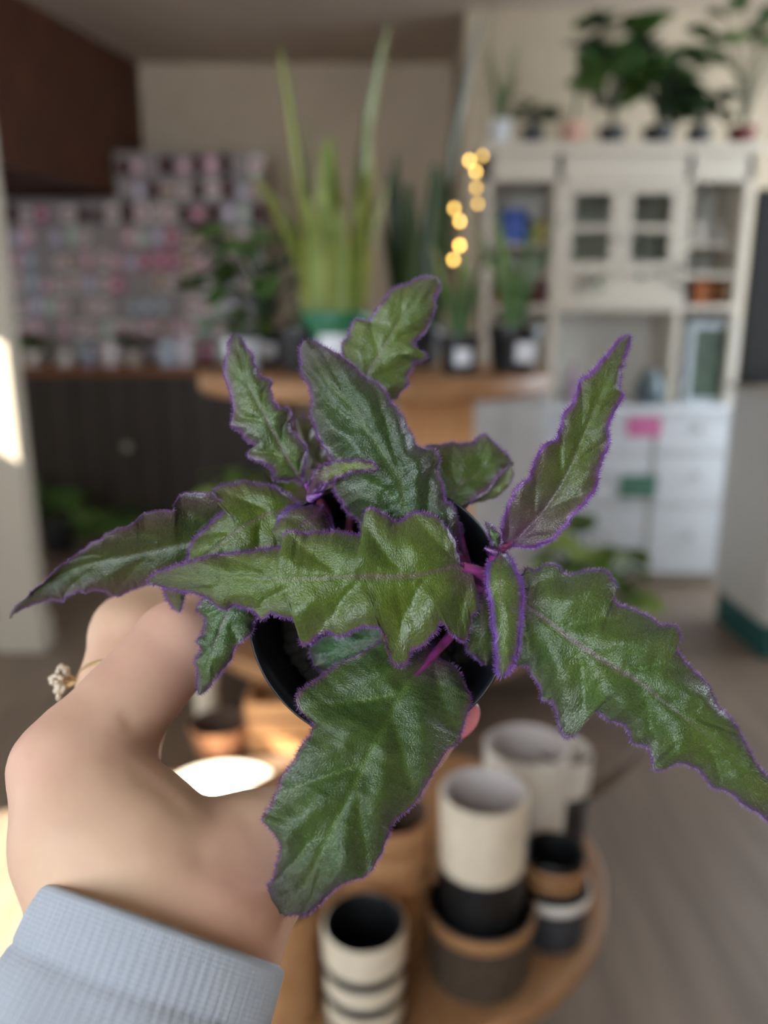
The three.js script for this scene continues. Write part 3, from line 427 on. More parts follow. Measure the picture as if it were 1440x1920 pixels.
  const g = new THREE.BufferGeometry(), pos = mc.positionArray.slice(0, mc.count * 3), nor = mc.normalArray.slice(0, mc.count * 3), col = new Float32Array(mc.count * 3);
  const skin = hex('#cfab90'), pink = hex('#cc988a'), pale = hex('#d6b898'), c = new THREE.Color();
  const knuckles = [[index.p, 0.03], [P(300, 1230, 0.28), 0.035], [P(360, 1280, 0.29), 0.02], [P(480, 1680, 0.22), 0.022], [P(860, 1370, 0.288), 0.02]];
  for (let i = 0; i < mc.count; i++) {
    for (let k = 0; k < 3; k++) pos[3 * i + k] = pos[3 * i + k] * half + [mid.x, mid.y, mid.z][k];
    q.set(pos[3 * i], pos[3 * i + 1], pos[3 * i + 2]); let t = 0; for (const [p, rr] of knuckles) t = Math.max(t, Math.exp(-((q.distanceTo(p) / rr) ** 2)));
    const b = noise.noise(q.x * 60, q.y * 60, q.z * 60), f = noise.noise(q.x * 420, q.y * 420, q.z * 420);
    c.copy(skin).lerp(pale, clamp(0.4 + 0.8 * b, 0, 1)).lerp(pink, clamp(t * 0.75 + 0.15 * f, 0, 1)); if (q.distanceTo(P(352, 1751, 0.2005)) < 0.0013) c.set('#8a5a3c');
    col.set([c.r, c.g, c.b], 3 * i);
  }
  g.setAttribute('position', new THREE.BufferAttribute(pos, 3)); g.setAttribute('normal', new THREE.BufferAttribute(nor, 3)); g.setAttribute('color', new THREE.BufferAttribute(col, 3));
  return { g, base: P(285, 1740, 0.214), fingers };
})();
const person = thing('person', 'left hand in a pale blue ribbed sleeve gripping the black pot from behind', 'person', hand.base);
person.scale.setScalar(NEAR); person.position.copy(P(285, 1740, 0.214 * NEAR));
const matSkin = new THREE.MeshPhysicalMaterial({ vertexColors: true, roughness: 0.55, sheen: 0.3, sheenColor: new THREE.Color(0.9, 0.6, 0.5), sheenRoughness: 0.6, specularIntensity: 0.7 });
part('hand', mergeVertices(hand.g.translate(-hand.base.x, -hand.base.y, -hand.base.z), 1e-5), matSkin, person);
{ // thumb nail
  const a = P(805, 1398, 0.288), b = P(845, 1365, 0.291), ax = b.clone().sub(a).normalize(), up = EYE.clone().sub(a).normalize().add(V(0.35, -0.3, 0)).normalize(), sd = up.clone().cross(ax).normalize(); up.copy(ax).cross(sd).normalize();
  const g = new THREE.SphereGeometry(1, 24, 16).scale(0.0066, 0.0026, 0.0088); const m = new THREE.Matrix4().makeBasis(sd, up, ax).setPosition(P(862, 1350, 0.281));
  part('thumbnail', g.applyMatrix4(m).translate(-hand.base.x, -hand.base.y, -hand.base.z), M('#e48a98', 0.25), person, 'pink painted thumbnail');
}
{ // sleeve: a ribbed elliptical tube with a turned hem
  const a = P(302, 1742, 0.226), b = P(120, 2240, 0.186), ax = b.clone().sub(a).normalize(), e1 = P(530, 1820, 0.226).sub(P(75, 1655, 0.226)); const A0 = e1.length() / 2 - 0.0015; e1.normalize(); const e2 = EYE.clone().sub(a).normalize();
  const L = a.distanceTo(b), B0 = 0.0315, prof = [[-0.0002, -0.0030], [-0.0012, -0.0016], [-0.0014, 0], [-0.0006, 0.0014], [0.0008, 0.0019], [0.006, 0.0016], [0.0140, 0.0014], [0.0152, 0.0008], [0.0166, 0.0016]];
  for (let k = 1; k <= 14; k++) prof.push([0.0166 + (L - 0.0166) * k / 14, 0.0018 + 0.004 * k / 14]);
  const n = 360, pos = [], uv = [], idx = [];
  prof.forEach(([s, o], i) => { for (let k = 0; k <= n; k++) {
    const t = k / n * 2 * Math.PI, rib = 0.00016 * Math.cos(t * 90) * smooth(0.0005, 0.003, s), wr = 0.0014 * noise.noise(Math.cos(t) * 2, Math.sin(t) * 2, s * 40) * smooth(0, 0.03, s), rr = o + rib + wr;
    const q = a.clone().addScaledVector(ax, s).addScaledVector(e1, Math.cos(t) * (A0 + rr)).addScaledVector(e2, Math.sin(t) * (B0 + rr)); pos.push(q.x - hand.base.x, q.y - hand.base.y, q.z - hand.base.z); uv.push(k / n * 30, s / 0.007);
  } if (i) for (let k = 0; k < n; k++) { const p = (i - 1) * (n + 1) + k, w = p + n + 1; idx.push(p, w, p + 1, p + 1, w, w + 1); } });
  const g = new THREE.BufferGeometry(); g.setAttribute('position', new THREE.Float32BufferAttribute(pos, 3)); g.setAttribute('uv', new THREE.Float32BufferAttribute(uv, 2)); g.setIndex(idx); g.computeVertexNormals();
  const knit = dataTex(256, (x, y) => { const s = 0.5 + 0.4 * Math.sin(x * 6.283 * 8) * (0.6 + 0.4 * Math.sin(y * 6.283 * 6 + Math.sin(x * 6.283 * 8))) + 0.3 * tile(x, y, 60, 8); return [s, s, s]; });
  const knitC = dataTex(256, (x, y) => { const s = 0.86 + 0.07 * Math.sin(x * 6.283 * 8) + 0.10 * tile(x, y, 70, 18); return [s * 0.99, s, s]; });
  part('sleeve', g, new THREE.MeshPhysicalMaterial({ color: hex('#ccd4e0'), map: knitC, bumpMap: knit, bumpScale: 0.00025, roughness: 0.9, side: THREE.DoubleSide, sheen: 0.3, sheenColor: new THREE.Color(0.8, 0.85, 1) }), person, 'pale blue ribbed cuff');
}
{ // the ring: a band round the middle finger and a spray of pale flower buds
  const a = hand.fingers[1][0].p, b = hand.fingers[1][1].p, t = 0.57, c = a.clone().lerp(b, t), ax = b.clone().sub(a).normalize(), rad = lerp(hand.fingers[1][0].r, hand.fingers[1][1].r, t) - 0.0004;
  const rg = thing('ring', 'pale gold ring topped with a spray of tiny flower buds on middle finger', 'ring', c);
  rg.scale.setScalar(NEAR); rg.position.copy(EYE.clone().lerp(c, NEAR));
  const out = P(60, 1290, 0.300).sub(c); out.addScaledVector(ax, -out.dot(ax)).normalize(); const side = ax.clone().cross(out).normalize();
  const m = new THREE.Matrix4().makeBasis(out, side, ax), gold = new THREE.MeshPhysicalMaterial({ color: hex('#b79c72'), metalness: 0.7, roughness: 0.35 }), bead = M('#c9bba6', 0.45);
  part('band', new THREE.TorusGeometry(rad, 0.0011, 10, 48).applyMatrix4(m), gold, rg);
  const R = rng(5);
  for (let k = 0; k < 22; k++) {
    const dir = out.clone().addScaledVector(side, (R() - 0.5) * 1.5).addScaledVector(ax, (R() - 0.5) * 1.7).normalize(), from = out.clone().multiplyScalar(rad), L = 0.006 + 0.0045 * R(), to = from.clone().addScaledVector(dir, L);
    const st = part('flower_stem', tube([from, from.clone().addScaledVector(dir, L * 0.5).addScaledVector(out, 0.0008), to], 0.00055, 8, 6), gold, rg);
    const pets = []; for (let j = 0; j < 5; j++) { const w = V(R() - 0.5, R() - 0.5, R() - 0.5).normalize(); pets.push(new THREE.SphereGeometry(0.0011, 8, 6).translate(to.x + w.x * 0.0013, to.y + w.y * 0.0013, to.z + w.z * 0.0013)); }
    part('flower_bud', merge(pets), bead, st);
  }
}
// ---------------------------------------------------------------- the shop behind
const M_WHITE = M('#b8afa0', 0.5), M_WHITE_DAYLIT = M('#cfd2d6', 0.5), M_CREAM = M('#d8d5cc', 0.55), M_OAK = new THREE.MeshPhysicalMaterial({ map: woodTex('#a67a54', '#84603f', 21), roughness: 0.5 }), M_PINE = new THREE.MeshPhysicalMaterial({ map: woodTex('#d0a070', '#b88250', 22), roughness: 0.55 });  // the cooler white has bluish window light put into its colour
const M_WALNUT = new THREE.MeshPhysicalMaterial({ map: woodTex('#5a3019', '#3a1d0e', 23), roughness: 0.6 }), M_WALNUT2 = new THREE.MeshPhysicalMaterial({ map: woodTex('#8c5836', '#704226', 24), roughness: 0.6 }), M_BLACKWOOD = new THREE.MeshPhysicalMaterial({ map: woodTex('#33291f', '#231b15', 25), roughness: 0.6 });
const M_BLACKPOT = M('#17181b', 0.4), M_LABEL = M('#e6e8ec', 0.5), M_CHROME = new THREE.MeshPhysicalMaterial({ color: hex('#b0aca4'), metalness: 0.9, roughness: 0.3 });
const disc = (rr, y0, y1, b = 0.006) => lathe([[0, y0], [rr - b, y0], [rr, y0 + b], [rr, y1 - b], [rr - b, y1], [0, y1]], 64);

// ---- low round table with the ceramic pots
const TAB = { x: 0.012, y: 0.55, z: -1.04, r: 0.322 };
{
  const t = thing('round_table', 'low round oak table crowded with stacked ceramic pots', 'table', V(TAB.x, 0, TAB.z));
  part('table_top', disc(TAB.r, TAB.y - 0.03, TAB.y), M_OAK, t);
  for (let k = 0; k < 4; k++) { const a = k * Math.PI / 2 + 0.7, c = V(Math.cos(a), 0, Math.sin(a)); part('leg', tube([c.clone().multiplyScalar(0.2).setY(TAB.y - 0.03), c.clone().multiplyScalar(0.26).setY(0.012)], 0.014, 4, 12), M_OAK, t); }
  part('apron', lathe([[0.2, TAB.y - 0.08], [0.215, TAB.y - 0.08], [0.215, TAB.y - 0.03], [0.2, TAB.y - 0.03], [0.2, TAB.y - 0.08]], 48), M_OAK, t);
}
const vessel = (rb, rt, hh, w = 0.006, foot = 0.004) => [[0, 0], [rb - foot, 0], [rb, foot], [rt, hh - 0.003], [rt - w / 2, hh], [rt - w, hh - 0.003], [rb - w, w], [0, w]];
function ceramic(name, label, x, y, z, rb, rt, hh, outer, inner, bands = [], group = 'ceramic pots on the round table') {
  const t = thing(name, label, 'pot', V(x, y, z), group), w = 0.006;
  part('body', lathe([[0, 0], [rb - 0.004, 0], [rb, 0.004], [rt, hh - 0.003], [rt - w / 2, hh]], 56), outer, t);
  part('inside', lathe([[rt - w / 2, hh], [rt - w, hh - 0.003], [rb - w, w], [0, w]], 56), inner, t);
  for (const [y0, y1, m, bulge = 0.0008] of bands) { const q = (v) => lerp(rb, rt, v / hh) + 0.0012; part('band', lathe([[q(y0) - 0.003, y0], [q(y0), y0 + 0.001], [q((y0 + y1) / 2) + bulge, (y0 + y1) / 2], [q(y1), y1 - 0.001], [q(y1) - 0.003, y1]], 56), m, t); }
  return t;
}
const C_CREAM = MM('#dccfb8', '#cdbfa8', 31, 0.6, 10), C_WHITE = MM('#dcd6cc', '#cfc8be', 32, 0.5, 10), C_LAV = M('#b9b0ad', 0.6), C_BLACK = M('#101113', 0.45), C_TAN = MM('#a87c54', '#94683f', 33, 0.7, 14), C_SPECK = MM('#5a4836', '#2e251c', 34, 0.85, 60), C_DARK = MM('#34373c', '#25272b', 35, 0.6, 12), C_TERRA = MM('#b07c58', '#9a6848', 36, 0.8, 12), C_BROWNIN = M('#4a3628', 0.8);
ceramic('ceramic_pot', 'tall cream cylinder pot at the back right of the round table', 0.205, TAB.y, -1.0, 0.056, 0.061, 0.216, C_WHITE, C_LAV, [[0.004, 0.07, C_BLACK]]);
ceramic('ceramic_pot', 'dark speckled pot with black inside and tan rim holding a cream cylinder', 0.121, TAB.y, -0.825, 0.062, 0.067, 0.100, C_SPECK, C_BLACK, [[0.080, 0.098, C_TAN]]);
ceramic('ceramic_pot', 'cream cylinder pot with black-dipped base standing inside the dark speckled pot', 0.121, TAB.y + 0.007, -0.83, 0.0490, 0.0535, 0.246, C_CREAM, C_LAV, [[0.004, 0.150, C_BLACK]]);
ceramic('ceramic_pot', 'dark grey pot with white rim at the right edge of the round table', 0.225, TAB.y, -0.885, 0.044, 0.049, 0.082, C_DARK, C_BLACK, [[0.064, 0.080, C_WHITE]]);
ceramic('ceramic_pot', 'small tan-banded black pot nested in the dark grey pot', 0.225, TAB.y + 0.007, -0.885, 0.036, 0.0415, 0.122, C_BLACK, C_BLACK, [[0.083, 0.096, C_TAN], [0.100, 0.113, C_TAN]]);
ceramic('ceramic_pot', 'white and black pot half hidden behind the tall cream cylinder', 0.272, TAB.y, -1.06, 0.040, 0.043, 0.175, C_DARK, C_WHITE, [[0.110, 0.172, C_WHITE]]);
ceramic('ceramic_pot', 'ribbed terracotta pot behind the striped pot', 0.004, TAB.y, -0.86, 0.050, 0.054, 0.205, C_TERRA, C_BROWNIN, [0, 1, 2, 3, 4].map((k) => [0.035 + 0.034 * k, 0.035 + 0.034 * k + 0.031, C_TAN, 0.005]));
ceramic('ceramic_pot', 'cream pot with black stripes and black inside at the table front', -0.022, TAB.y, -0.735, 0.044, 0.048, 0.150, C_CREAM, C_BLACK, [[0.026, 0.039, C_BLACK], [0.062, 0.076, C_BLACK], [0.098, 0.112, C_BLACK]]);
ceramic('ceramic_pot', 'plain tan pot at the left of the striped pot', -0.112, TAB.y, -0.772, 0.036, 0.040, 0.148, C_TAN, C_BROWNIN);

// ---- crate, bowl, candle and plate on the bottom tier of the stand
const BEN = { y: 0.46 };
{
  const t = thing('wooden_crate', 'small pale wooden crate on the stand behind the thumb', 'crate', V(-0.205, BEN.y, -1.56));
  for (const s of [-1, 1]) for (let k = 0; k < 3; k++) { part('slat', rbox(-0.08, 0.08, 0.004 + k * 0.04, 0.038 + k * 0.04, s * 0.075 - 0.005, s * 0.075 + 0.005, 0.002), M_PINE, t); part('slat', rbox(s * 0.085 - 0.005, s * 0.085 + 0.005, 0.004 + k * 0.04, 0.038 + k * 0.04, -0.07, 0.07, 0.002), M_PINE, t); }
  part('base', rbox(-0.08, 0.08, 0, 0.008, -0.07, 0.07, 0.002), M_PINE, t);
  for (const sx of [-1, 1]) for (const sz of [-1, 1]) part('corner_post', rbox(sx * 0.073 - 0.007, sx * 0.073 + 0.007, 0.008, 0.12, sz * 0.062 - 0.007, sz * 0.062 + 0.007, 0.002), M_PINE, t);
}
ceramic('ceramic_pot', 'round terracotta bowl pot on the stand left of the pale crate', -0.352, BEN.y, -1.50, 0.050, 0.064, 0.066, C_TERRA, C_BROWNIN, [], 'pots on the stand');
{
  const t = thing('highlight_pillar', 'added pale pillar for a bright vertical highlight on the stand behind the terracotta bowl', 'highlight_pillar', V(-0.395, BEN.y, -1.575));  // added shape in place of a vertical highlight
  part('wax', lathe([[0, 0], [0.024, 0], [0.025, 0.003], [0.025, 0.135], [0.022, 0.139], [0.01, 0.136], [0, 0.137]], 32), C_CREAM, t); part('wick', new THREE.CylinderGeometry(0.001, 0.001, 0.012, 6).translate(0, 0.142, 0), C_BLACK, t);
}
{
  const t = thing('plate', 'white round plate lying in the sun at the front of the stand', 'plate', V(-0.315, BEN.y, -1.315));
  part('dish', lathe([[0, 0], [0.06, 0], [0.066, 0.004], [0.118, 0.010], [0.12, 0.0125], [0.116, 0.013], [0.066, 0.008], [0, 0.006]], 56), C_WHITE, t);
}

// ---- tiered display stand with the potted plants
const ST = { x: -0.02, z: -1.95, top: 1.243, mid: 0.64 };
{
  const t = thing('display_stand', 'three-tier round plant stand of oak, bottom tier darkened for shade', 'stand', V(ST.x, 0, ST.z));
  part('top_tier', disc(0.43, ST.top - 0.045, ST.top), M_OAK, t); part('middle_tier', disc(0.48, ST.mid - 0.045, ST.mid), M_OAK, t);
  part('post', rbox(0.06, 0.24, ST.mid, ST.top - 0.045, -0.09, 0.09, 0.01), M_PINE, t); part('bottom_tier', disc(0.72, BEN.y - 0.045, BEN.y), new THREE.MeshPhysicalMaterial({ map: woodTex('#6e5a49', '#584637', 26), roughness: 0.6 }), t, 'wood bottom tier with shade put into its brown'); part('post', rbox(-0.09, 0.09, BEN.y, ST.mid - 0.045, -0.09, 0.09, 0.01), M_PINE, t); part('post', rbox(-0.09, 0.09, 0.03, BEN.y - 0.045, -0.09, 0.09, 0.01), M_PINE, t); part('foot', disc(0.34, 0, 0.03), M_OAK, t);  // shade and floor tone are put into the bottom tier colour
}
// leaf shapes
function blade(L, w, bend, curl, n = 10) {                                              // a long upright leaf from the origin, arching along +x, with a V section
  const pos = [], idx = [], col = [];
  for (let i = 0; i <= n; i++) {
    const t = i / n, y = L * (t - 0.12 * bend * t * t), x = L * bend * t * t * 0.7, ww = w * Math.pow(Math.sin(Math.PI * Math.min(0.999, 0.12 + 0.86 * t)), 0.7) * (1 - 0.15 * t) + 0.0008;
    const tw = curl * t, ca = Math.cos(tw), sa = Math.sin(tw);
    for (const s of [-1, -0.7, 0, 0.7, 1]) { const off = s * ww * 0.5, dip = (Math.abs(s)) * ww * 0.22; pos.push(x + off * sa + dip * ca, y, off * ca - dip * sa); const e = Math.abs(s) > 0.9 ? 1 : 0; col.push(e); }
    if (i) for (let k = 0; k < 4; k++) { const a = (i - 1) * 5 + k, b = a + 5; idx.push(a, b, a + 1, a + 1, b, b + 1); }
  }
  const m = pos.length / 3; for (let k = 0; k < m; k++) pos.push(pos[3 * k] - 0.002, pos[3 * k + 1], pos[3 * k + 2]); const q = idx.length; for (let k = 0; k < q; k += 3) idx.push(m + idx[k], m + idx[k + 2], m + idx[k + 1]);
  const g = new THREE.BufferGeometry(); g.setAttribute('position', new THREE.Float32BufferAttribute(pos, 3)); g.setIndex(idx); g.computeVertexNormals(); g.userData.edge = col.concat(col); return g;
}
function tint(g, cIn, cEdge, R) { const e = g.userData.edge, out = [], c = new THREE.Color(), p = g.attributes.position; for (let i = 0; i < e.length; i++) { c.copy(cIn).lerp(cEdge, e[i]); const s = 0.8 + 0.4 * clamp(0.5 + noise.noise(p.getX(i) * 60, p.getY(i) * 45, R), 0, 1); out.push(c.r * s, c.g * s, c.b * s); } g.setAttribute('color', new THREE.Float32BufferAttribute(out, 3)); return g; }
function roundLeaf(w, L, cup = 0.2) {                                                   // a broad leaf lying along +x from its stalk
  const pos = [0, 0, 0], idx = [], n = 14; for (const f of [0.5, 1]) for (let k = 0; k <= n; k++) { const a = -Math.PI + 2 * Math.PI * k / n, rr = f, x = L * (0.5 + 0.5 * Math.cos(a) * rr) * 1, z = w * 0.5 * Math.sin(a) * rr * (1 - 0.25 * Math.cos(a)); pos.push(x - L * 0.5 * (1 - f) * 0, cup * w * (f * f) * 0.5 * Math.abs(Math.sin(a)) - 0.15 * L * (x / L) * (x / L), z); }
  pos[0] = L * 0.5; pos[1] = -0.0375 * L; const r0 = 1, r1 = 2 + n; for (let k = 0; k < n; k++) { idx.push(0, r0 + k + 1, r0 + k, r0 + k, r0 + k + 1, r1 + k, r1 + k, r0 + k + 1, r1 + k + 1); }
  const m = pos.length / 3; for (let k = 0; k < m; k++) pos.push(pos[3 * k], pos[3 * k + 1] - 0.0015, pos[3 * k + 2]); const q = idx.length; for (let k = 0; k < q; k += 3) idx.push(m + idx[k], m + idx[k + 2], m + idx[k + 1]);
  const g = new THREE.BufferGeometry(); g.setAttribute('position', new THREE.Float32BufferAttribute(pos, 3)); g.setIndex(idx); g.computeVertexNormals(); return g;
}
const matBlade = new THREE.MeshPhysicalMaterial({ vertexColors: true, roughness: 0.5, side: THREE.DoubleSide });
const leafMats = ['#3d5a24', '#2e4a20', '#56702c', '#6d8236', '#24391c', '#47662e'].map((c) => M(c, 0.5, { side: THREE.DoubleSide }));
function pot(t, rt, hh, m, label) {
  part('pot', lathe([[0, 0], [rt * 0.72, 0], [rt * 0.75, 0.004], [rt * 0.95, hh * 0.82], [rt, hh * 0.83], [rt, hh], [rt * 0.94, hh], [rt * 0.9, hh * 0.86], [rt * 0.7, 0.02], [0, 0.02]], 40), m, t);
  part('soil', new THREE.CylinderGeometry(rt * 0.9, rt * 0.88, 0.01, 32).translate(0, hh * 0.86, 0), M_SOIL, t);
  if (label) { const a = label[0], g = new THREE.CylinderGeometry(rt * 0.99, rt * 0.93, label[2] * 2, 16, 1, true, a - label[1] / rt, 2 * label[1] / rt).translate(0, hh * 0.45, 0); part('label', g.scale(1.015, 1, 1.015), M_LABELS, t, 'white paper label'); }
}
const M_SOIL = M('#20180f', 0.95), M_LABELS = M('#dfe3ea', 0.5, { side: THREE.DoubleSide });
function bladePlant(name, label, x, y, z, potR, potH, potM, leaves, cIn, cEdge, seed, lab) {
  const t = thing(name, label, 'potted plant', V(x, y, z), 'potted plants on the stand'); pot(t, potR, potH, potM, lab); const R = rng(seed);
  for (const [L, w, az, bend, ox = 0] of leaves) { const g = tint(blade(L, w, bend, (R() - 0.5) * 1.4, 14), cIn, cEdge, seed + L * 9).rotateY(az).translate(Math.cos(az) * potR * 0.3 + ox, potH * 0.85, -Math.sin(az) * potR * 0.3); part('leaf', g, matBlade, t); }
  return t;
}
function leafyPlant(name, label, x, y, z, o) {                                           // stems with broad leaves
  const t = thing(name, label, 'potted plant', V(x, y, z), o.group); const R = rng(o.seed); pot(t, o.potR, o.potH, o.potM, o.lab);
  for (let k = 0; k < o.n; k++) {
    const az = o.az ? lerp(o.az[0], o.az[1], R()) : R() * 6.283, hh = o.h * (0.35 + 0.65 * R()), sp = o.spread * (0.25 + 0.75 * R()), b = V(0, o.potH * 0.86, 0), e = V(Math.cos(az) * sp, o.potH * 0.86 + hh, -Math.sin(az) * sp);
    const st = part('stem', tube([b, V(e.x * 0.35, o.potH * 0.86 + hh * 0.6, e.z * 0.35), e], 0.0022, 6, 5), leafMats[4], t), L = o.leaf * (0.7 + 0.6 * R());
    const g = roundLeaf(L * (o.aspect ?? 0.85), L).rotateZ(0.2 - R() * 0.9 + (o.tilt ?? 0)).rotateX((R() - 0.5) * 0.8).rotateY(az + (R() - 0.5)).translate(e.x, e.y, e.z); part('leaf', g, leafMats[o.mats[Math.floor(R() * o.mats.length)]], st);
  }
  return t;
}
const Y1 = hex('#b3b05c'), G1 = hex('#73853c'), G2 = hex('#2f4526'), GREENPOT = M('#1f6a48', 0.45);
// variegated snake plant in the green pot
{
  const z = -1.80, x = atZ(630, 620, z).x;
  bladePlant('snake_plant', 'tall variegated snake plant with yellow edges in a green pot', x, ST.top, z, 0.078, 0.135, GREENPOT, [[0.56, 0.064, 3.3, 0.16, -0.02], [0.62, 0.062, 0.15, 0.22, 0.0], [0.42, 0.075, 5.9, 0.08, 0.03], [0.33, 0.05, 3.6, 0.2, -0.04], [0.26, 0.05, 4.4, 0.3, -0.03], [0.44, 0.072, 0.5, 0.06, 0.03], [0.40, 0.07, 1.6, 0.10, -0.01], [0.34, 0.048, 2.9, 0.55, -0.03], [0.36, 0.05, 4.3, 0.1, 0.0], [0.28, 0.046, 5.2, 0.25, 0.03], [0.30, 0.046, 0.0, 0.3, 0.03], [0.24, 0.05, 4.8, 0.12, 0.01], [0.42, 0.05, 3.0, 0.03, -0.02]], G1, Y1, 3, [3.14 + 3.14, 0.034, 0.026]);
}
bladePlant('snake_plant', 'dark green snake plant with one very tall leaf in a black pot', 0.085, ST.top, -2.06, 0.07, 0.10, M_BLACKPOT, [[0.76, 0.060, 0.1, 0.20, 0.02], [0.36, 0.055, 5.0, 0.06, -0.03], [0.34, 0.05, 3.4, 0.25, -0.03], [0.38, 0.055, 0.4, 0.12, 0.03], [0.42, 0.07, 0.9, 0.10, 0.01], [0.40, 0.07, 2.8, 0.12, -0.02], [0.36, 0.05, 4.2, 0.16, 0], [0.40, 0.05, 5.4, 0.1, 0.02], [0.30, 0.05, 4.9, 0.2, -0.02], [0.44, 0.045, 2.4, 0.05, -0.03]], G2, hex('#3d5530'), 8);
bladePlant('aloe_plant', 'spiky green aloe in a black pot at the right of the stand', 0.30, ST.top, -1.83, 0.062, 0.105, M_BLACKPOT, Array.from({ length: 13 }, (_, k) => [0.16 + 0.05 * (k % 3), 0.022, k * 0.49, 0.35 + 0.2 * (k % 2), 0]), hex('#4b6a3a'), hex('#5f7c48'), 11, [0.35, 0.026, 0.022]);
bladePlant('aloe_plant', 'small spiky aloe in a black pot beside the tall dark snake plant', 0.17, ST.top, -1.78, 0.048, 0.085, M_BLACKPOT, Array.from({ length: 9 }, (_, k) => [0.13 + 0.04 * (k % 3), 0.02, k * 0.7, 0.4, 0]), hex('#3f5c34'), hex('#55703f'), 13, [0.1, 0.020, 0.018]);
leafyPlant('leafy_plant', 'bushy dark green plant in a black pot left of the snake plant', -0.30, ST.top, -2.02, { seed: 21, potR: 0.06, potH: 0.10, potM: M_BLACKPOT, n: 46, h: 0.27, spread: 0.17, leaf: 0.07, mats: [0, 1, 4, 5], group: 'potted plants on the stand', lab: [0.2, 0.02, 0.018] });
leafyPlant('leafy_plant', 'small plant in a black pot with a white label left of the green pot', -0.185, ST.top, -1.79, { seed: 22, potR: 0.05, potH: 0.10, potM: M_BLACKPOT, n: 14, h: 0.07, spread: 0.06, leaf: 0.04, mats: [1, 5], group: 'potted plants on the stand' });
leafyPlant('leafy_plant', 'low plant in a white pot at the left edge of the stand', -0.33, ST.top, -1.84, { seed: 27, potR: 0.045, potH: 0.075, potM: M('#c9ccd0', 0.4), n: 16, h: 0.09, spread: 0.07, leaf: 0.04, mats: [0, 2], group: 'potted plants on the stand' });
// plants on the middle tier
leafyPlant('leafy_plant', 'yellow-green leafy plant low on the middle tier', -0.33, ST.mid, -1.92, { seed: 23, potR: 0.05, potH: 0.08, potM: M_BLACKPOT, n: 34, h: 0.30, spread: 0.12, leaf: 0.065, mats: [2, 3], group: 'plants on the middle tier' });
leafyPlant('leafy_plant', 'dark-potted plant on the middle tier behind the black nursery pot', -0.17, ST.mid, -1.74, { seed: 24, potR: 0.062, potH: 0.10, potM: M_BLACKPOT, n: 16, h: 0.08, spread: 0.08, leaf: 0.05, mats: [1, 4], group: 'plants on the middle tier', lab: [-0.2, 0.02, 0.02] });
leafyPlant('leafy_plant', 'bright green leafy plant at the right end of the bottom tier', 0.52, BEN.y, -1.86, { seed: 25, potR: 0.07, potH: 0.12, potM: M_BLACKPOT, n: 36, h: 0.32, spread: 0.10, leaf: 0.08, mats: [2, 3, 0], group: 'plants on the middle tier' });

// ---- string of warm fairy lights hanging beside the hutch
{
  const pts = [[905, 292], [880, 301], [892, 322], [893, 352], [896, 382], [852, 391], [862, 415], [862, 460], [850, 487]].map(([x, y], i) => P(x, y, 1.68 + 0.02 * (i % 3)));
  const t = thing('string_lights', 'short string of warm glowing fairy lights hanging left of the white hutch', 'fairy lights', pts[8].clone());
  const rel = pts.map((p) => p.clone().sub(t.position)), hook = V(rel[0].x + 0.05, CEIL - t.position.y, rel[0].z);
  part('wire', tube([hook, rel[0].clone().add(V(0.01, 0.25, 0)), ...rel.map((p, i) => p.clone().add(V(i % 2 ? 0.006 : -0.006, 0.004, 0)))], 0.0009, 120, 5), M('#3a3228', 0.6), t);
  const glow = new THREE.MeshStandardMaterial({ color: hex('#ffd070'), emissive: new THREE.Color(1, 0.62, 0.14), emissiveIntensity: 15 }), dim = new THREE.MeshStandardMaterial({ color: hex('#ffd070'), emissive: new THREE.Color(1, 0.62, 0.14), emissiveIntensity: 7 });
  rel.forEach((p, i) => part('bulb', new THREE.SphereGeometry(0.0042, 14, 10).scale(1, 1.3, 1).translate(p.x, p.y, p.z), [0, 3, 4].includes(i) ? dim : glow, t));
  const l = new THREE.PointLight(new THREE.Color(1, 0.72, 0.3), 0.03); l.position.copy(rel[7]).add(V(0, 0, 0.02)); l.castShadow = true; t.add(l);
}

